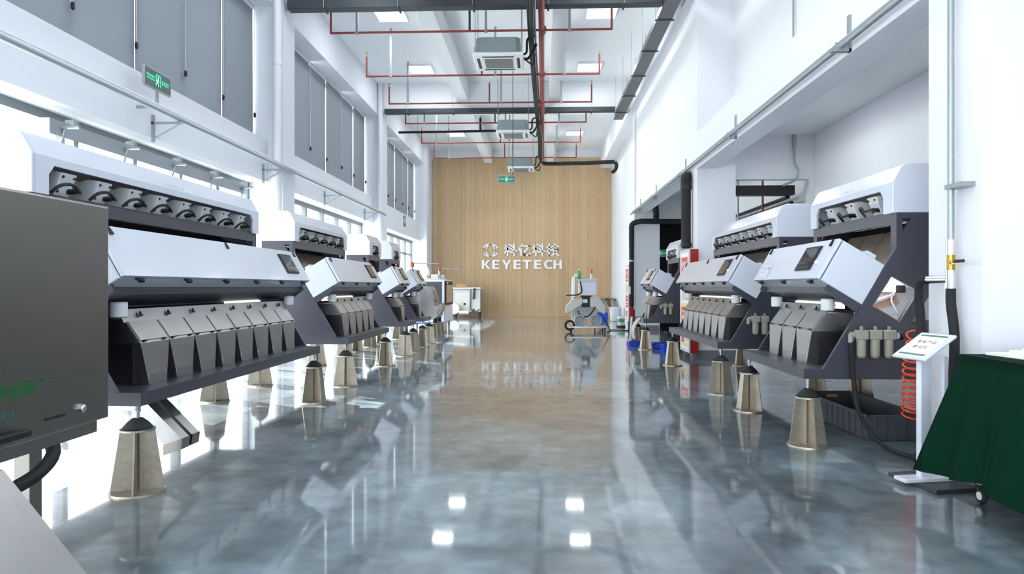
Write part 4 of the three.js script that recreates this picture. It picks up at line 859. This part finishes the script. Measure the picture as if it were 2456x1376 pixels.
{ // bare metal machine by the end wall
  const t = thing('bare_machine', 'low metal machine with pipes, under a cardboard box by the end wall', 'machine', [-3.05, 0, -28.9]);
  part('housing', [rb(1.15, 0.95, 0.7, 0, 0.68, -0.3, 0.02)], M.galv, t);
  part('door_panel', [rb(0.62, 0.75, 0.02, -0.2, 0.66, 0.06, 0.006), rb(0.34, 0.9, 0.02, 0.38, 0.66, 0.06, 0.006)], M.offwhite, t);
  part('top_rail', [rb(1.2, 0.1, 0.12, 0, 1.2, 0.0, 0.02)], M.steel, t);
  part('pipe', [hosey([V(0.16, 1.15, 0.12), V(0.16, 0.7, 0.12), V(0.16, 0.35, 0.12), V(0.25, 0.24, 0.12), V(0.45, 0.26, 0.12), V(0.52, 0.34, 0.12)], 0.02, 30, 8)], M.trayGrey, t);
  part('cylinder', rod(V(0.28, 0.75, 0.14), V(0.32, 1.2, 0.14), 0.04, 12), M.tray, t);
  part('knob', [[-0.1, 0.55], [0.28, 0.3]].map(([x, y]) => rod(V(x, y, 0.06), V(x, y, 0.1), 0.045, 14)), M.black, t);
  part('blower', [rod(V(-0.5, 0.35, 0.05), V(-0.5, 0.35, 0.35), 0.22, 20), rod(V(-0.3, 0.2, 0.3), V(0.1, 0.2, 0.3), 0.08, 14)], M.plastic, t);
  part('leg', [[-0.5, 0], [0.5, 0], [-0.5, -0.55], [0.5, -0.55]].map(([x, z]) => bx(0.06, 0.2, 0.06, x, 0.1, z)), M.tray, t);
  const b = thing('cardboard_box', 'small brown cardboard box on top of the bare metal machine', 'box', [-3.3, 1.251, -28.95], 0.1);
  part('carton', [bx(0.4, 0.15, 0.25, 0, 0.075, 0)], M.card, b);
  part('flap', [bx(0.38, 0.004, 0.1, 0, 0.15, 0.16).rotateX(0.05)], M.card, b);
}
{ // wheeled machine with two motors before the end wall
  const t = thing('mobile_machine', 'white wheeled machine with two round motors and a beacon, before the end wall', 'machine', [1.32, 0, -19.6]);
  part('base_frame', [rb(1.05, 0.05, 0.06, 0, 0.14, 0.3, 0.01), rb(1.05, 0.05, 0.06, 0, 0.14, -0.4, 0.01), rb(0.06, 0.05, 0.75, -0.48, 0.14, -0.05, 0.01), rb(0.06, 0.05, 0.75, 0.48, 0.14, -0.05, 0.01)], M.steel, t);
  for (const [x, z] of [[-0.46, 0.3], [0.46, 0.3], [-0.46, -0.4], [0.46, -0.4]]) part('castor', [new THREE.CylinderGeometry(0.05, 0.05, 0.03, 16).rotateZ(Math.PI / 2).translate(x, 0.05, z), bx(0.05, 0.04, 0.06, x, 0.11, z)], M.dark, t);
  part('rear_post', [rb(0.08, 1.25, 0.08, -0.4, 0.78, -0.3, 0.01), rb(0.08, 1.25, 0.08, 0.25, 0.78, -0.3, 0.01), rb(0.7, 0.5, 0.06, -0.08, 0.58, -0.3, 0.01)], M.plastic, t);
  for (const x of [-0.23, 0.22]) {
    const m = part('motor', [new THREE.CylinderGeometry(0.15, 0.15, 0.26, 28).rotateX(Math.PI / 2).translate(x, 0.32, 0.16), bx(0.2, 0.05, 0.2, x, 0.185, 0.16)], M.motor, t);
    part('fan_cover', [new THREE.TorusGeometry(0.14, 0.022, 10, 28).translate(x, 0.32, 0.3), ...[0.035, 0.07, 0.105].map((r) => new THREE.TorusGeometry(r, 0.007, 6, 24).translate(x, 0.32, 0.3)), ...[0, 1, 2, 3].map((k) => bx(0.27, 0.008, 0.008).rotateZ(k * Math.PI / 4).translate(x, 0.32, 0.3))], M.galv, m);
  }
  part('hopper_wing', [plate([[-0.16, 0.92], [-0.4, 0.92], [-0.6, 0.72], [-0.62, 0.52], [-0.45, 0.6], [-0.16, 0.78]], 0.22, 0.4)], M.offwhite, t);
  part('hopper_wing', [plate([[0.06, 0.96], [0.3, 0.96], [0.48, 0.72], [0.46, 0.5], [0.34, 0.56], [0.2, 0.7], [0.06, 0.7]], 0.24, 0.4)], M.offwhite, t);
  part('drive_unit', [rb(0.22, 0.3, 0.25, -0.05, 0.84, 0.05, 0.01), bx(0.3, 0.03, 0.3, -0.05, 0.99, 0.05)], M.black, t);
  part('label_plate', rb(0.13, 0.1, 0.01, -0.08, 0.86, 0.18, 0.003), M.paper, t);
  part('control_box', [rb(0.5, 0.36, 0.3, -0.02, 1.2, 0.1, 0.015)], M.white, t);
  part('box_lid', [hexa([[-0.27, 1.38, 0.25], [0.23, 1.38, 0.25], [0.23, 1.38, -0.05], [-0.27, 1.38, -0.05]], [[-0.31, 1.47, 0.27], [0.27, 1.47, 0.27], [0.27, 1.47, -0.07], [-0.31, 1.47, -0.07]])], M.white, t);
  part('column', [rb(0.1, 0.6, 0.14, -0.38, 1.25, 0.05, 0.02), rb(0.2, 0.06, 0.08, -0.28, 1.57, 0.05, 0.01)], M.steel, t);
  part('cable', [hosey([V(-0.22, 1.5, 0.2), V(-0.2, 1.3, 0.28), V(-0.18, 1.12, 0.28), V(-0.28, 1.04, 0.26), V(-0.6, 1.02, 0.2)], 0.018, 30, 8), hosey([V(0.2, 0.7, 0.3), V(0.1, 0.55, 0.32), V(0.0, 0.45, 0.32), V(-0.12, 0.42, 0.3)], 0.018, 24, 8), hosey([V(-0.28, 0.6, 0.28), V(-0.24, 0.5, 0.3), V(-0.14, 0.44, 0.28)], 0.018, 20, 8), hosey([V(0.42, 0.42, 0.3), V(0.5, 0.25, 0.35), V(0.6, 0.06, 0.35)], 0.014, 20, 8)], M.rubber, t);
  part('wheel', new THREE.TorusGeometry(0.12, 0.03, 10, 28).translate(-0.5, 0.18, 0.1), M.rubber, t);
  part('beacon', [rod(V(0.1, 1.47, 0.1), V(0.1, 1.62, 0.1), 0.026, 12)], M.plastic, t);
  part('beacon_cap', [rod(V(0.1, 1.62, 0.1), V(0.1, 1.74, 0.1), 0.035, 14)], std({ color: 0xd2672c, roughness: 0.35 }), t);
  const b = thing('bottle', 'tall green bottle standing on the wheeled machine before the end wall', 'bottle', [1.08, 1.471, -19.52]);
  part('bottle_body', lathe([[0.001, 0], [0.05, 0], [0.05, 0.16], [0.03, 0.2], [0.03, 0.25], [0.001, 0.25]], 16), M.green, b);
  part('bottle_cap', lathe([[0.03, 0.25], [0.032, 0.26], [0.014, 0.29], [0.001, 0.3]], 12), M.plastic, b);
}
{
  const tub = thing('white_tub', 'large white plastic tub on the floor before the end wall at right', 'tub', [2.72, 0, -25.6]);
  part('body', lathe([[0.001, 0.01], [0.17, 0.01], [0.2, 0.5], [0.215, 0.5], [0.215, 0.52], [0.19, 0.52], [0.16, 0.03], [0.001, 0.03]], 28), M.plastic, tub);
  part('handle', new THREE.TorusGeometry(0.2, 0.006, 6, 24, Math.PI).translate(0, 0.42, 0.02).rotateX(0.25), M.galv, tub);
  const bt = thing('bucket', 'small white bucket with a green band beside the far red cabinet', 'bucket', [2.52, 0, -21.9]);
  part('body', lathe([[0.001, 0.01], [0.1, 0.01], [0.12, 0.34], [0.11, 0.34], [0.09, 0.03], [0.001, 0.03]], 24), M.plastic, bt);
  part('band', lathe([[0.113, 0.16], [0.119, 0.16], [0.122, 0.26], [0.116, 0.26]], 24), M.green, bt);
  part('base', lathe([[0.001, 0.0], [0.14, 0.0], [0.14, 0.05], [0.001, 0.05]], 24), std({ color: 0x1d3a2b, roughness: 0.6 }), bt);
  const names = ['leftmost', 'second', 'third', 'rightmost'];
  for (let i = 0; i < 4; i++) {
    const q = thing('steel_rail', names[i] + ' dark steel channel leaning on the end wall beside the wheeled machine', 'steel channel', [2.3 + i * 0.2, 0.25, -27.5], 0, 'dark steel channels by the end wall');
    part('channel', [bx(0.13, 0.012, 2.1, 0, 0, 0).rotateX(0.22).translate(0, 0.32, 0), ...[-1, 1].map((s) => bx(0.012, 0.05, 2.1, s * 0.06, 0.025, 0).rotateX(0.22).translate(0, 0.32, 0))], i % 2 ? M.galv : M.trayGrey, q);
  }
  solo('rail_trestle', [bx(0.9, 0.06, 0.06, 2.6, 0.73, -28.3), bx(0.05, 0.73, 0.05, 2.2, 0.36, -28.3), bx(0.05, 0.73, 0.05, 3.0, 0.36, -28.3)], M.tray, 'low trestle carrying the dark steel channels by the end wall', 'trestle');
  solo('floor_cable', hosey([F(1.85, 0.02, 19.3), F(2.1, 0.02, 20.1), F(2.4, 0.02, 19.8), F(2.62, 0.02, 19.9)], 0.015, 30, 6), M.rubber, 'dark cable on the floor from the wheeled machine to the right column', 'cable');
  solo('white_post', [rb(0.04, 0.6, 0.04, 0, 0.3, 0, 0.004).rotateZ(-0.06).translate(1.93, 0.01, -15.1)], M.plastic, 'short white slat leaning beside the far right sorter', 'slat');
  solo('discharge_hose', [0, 1, 2].map((i) => hosey([F(2.08, 0.6, 14.5 + i * 0.12), F(1.98, 0.5, 14.45 + i * 0.12), F(1.92, 0.35, 14.4 + i * 0.12), F(1.94, 0.18, 14.4 + i * 0.12)], 0.022, 20, 8)), M.offwhite, 'three short pale hoses curving down from the far right sorter', 'hose');
}
scene.traverse((o) => { if (o.isMesh) o.castShadow = o.receiveShadow = true; });
renderer.render(scene, camera);
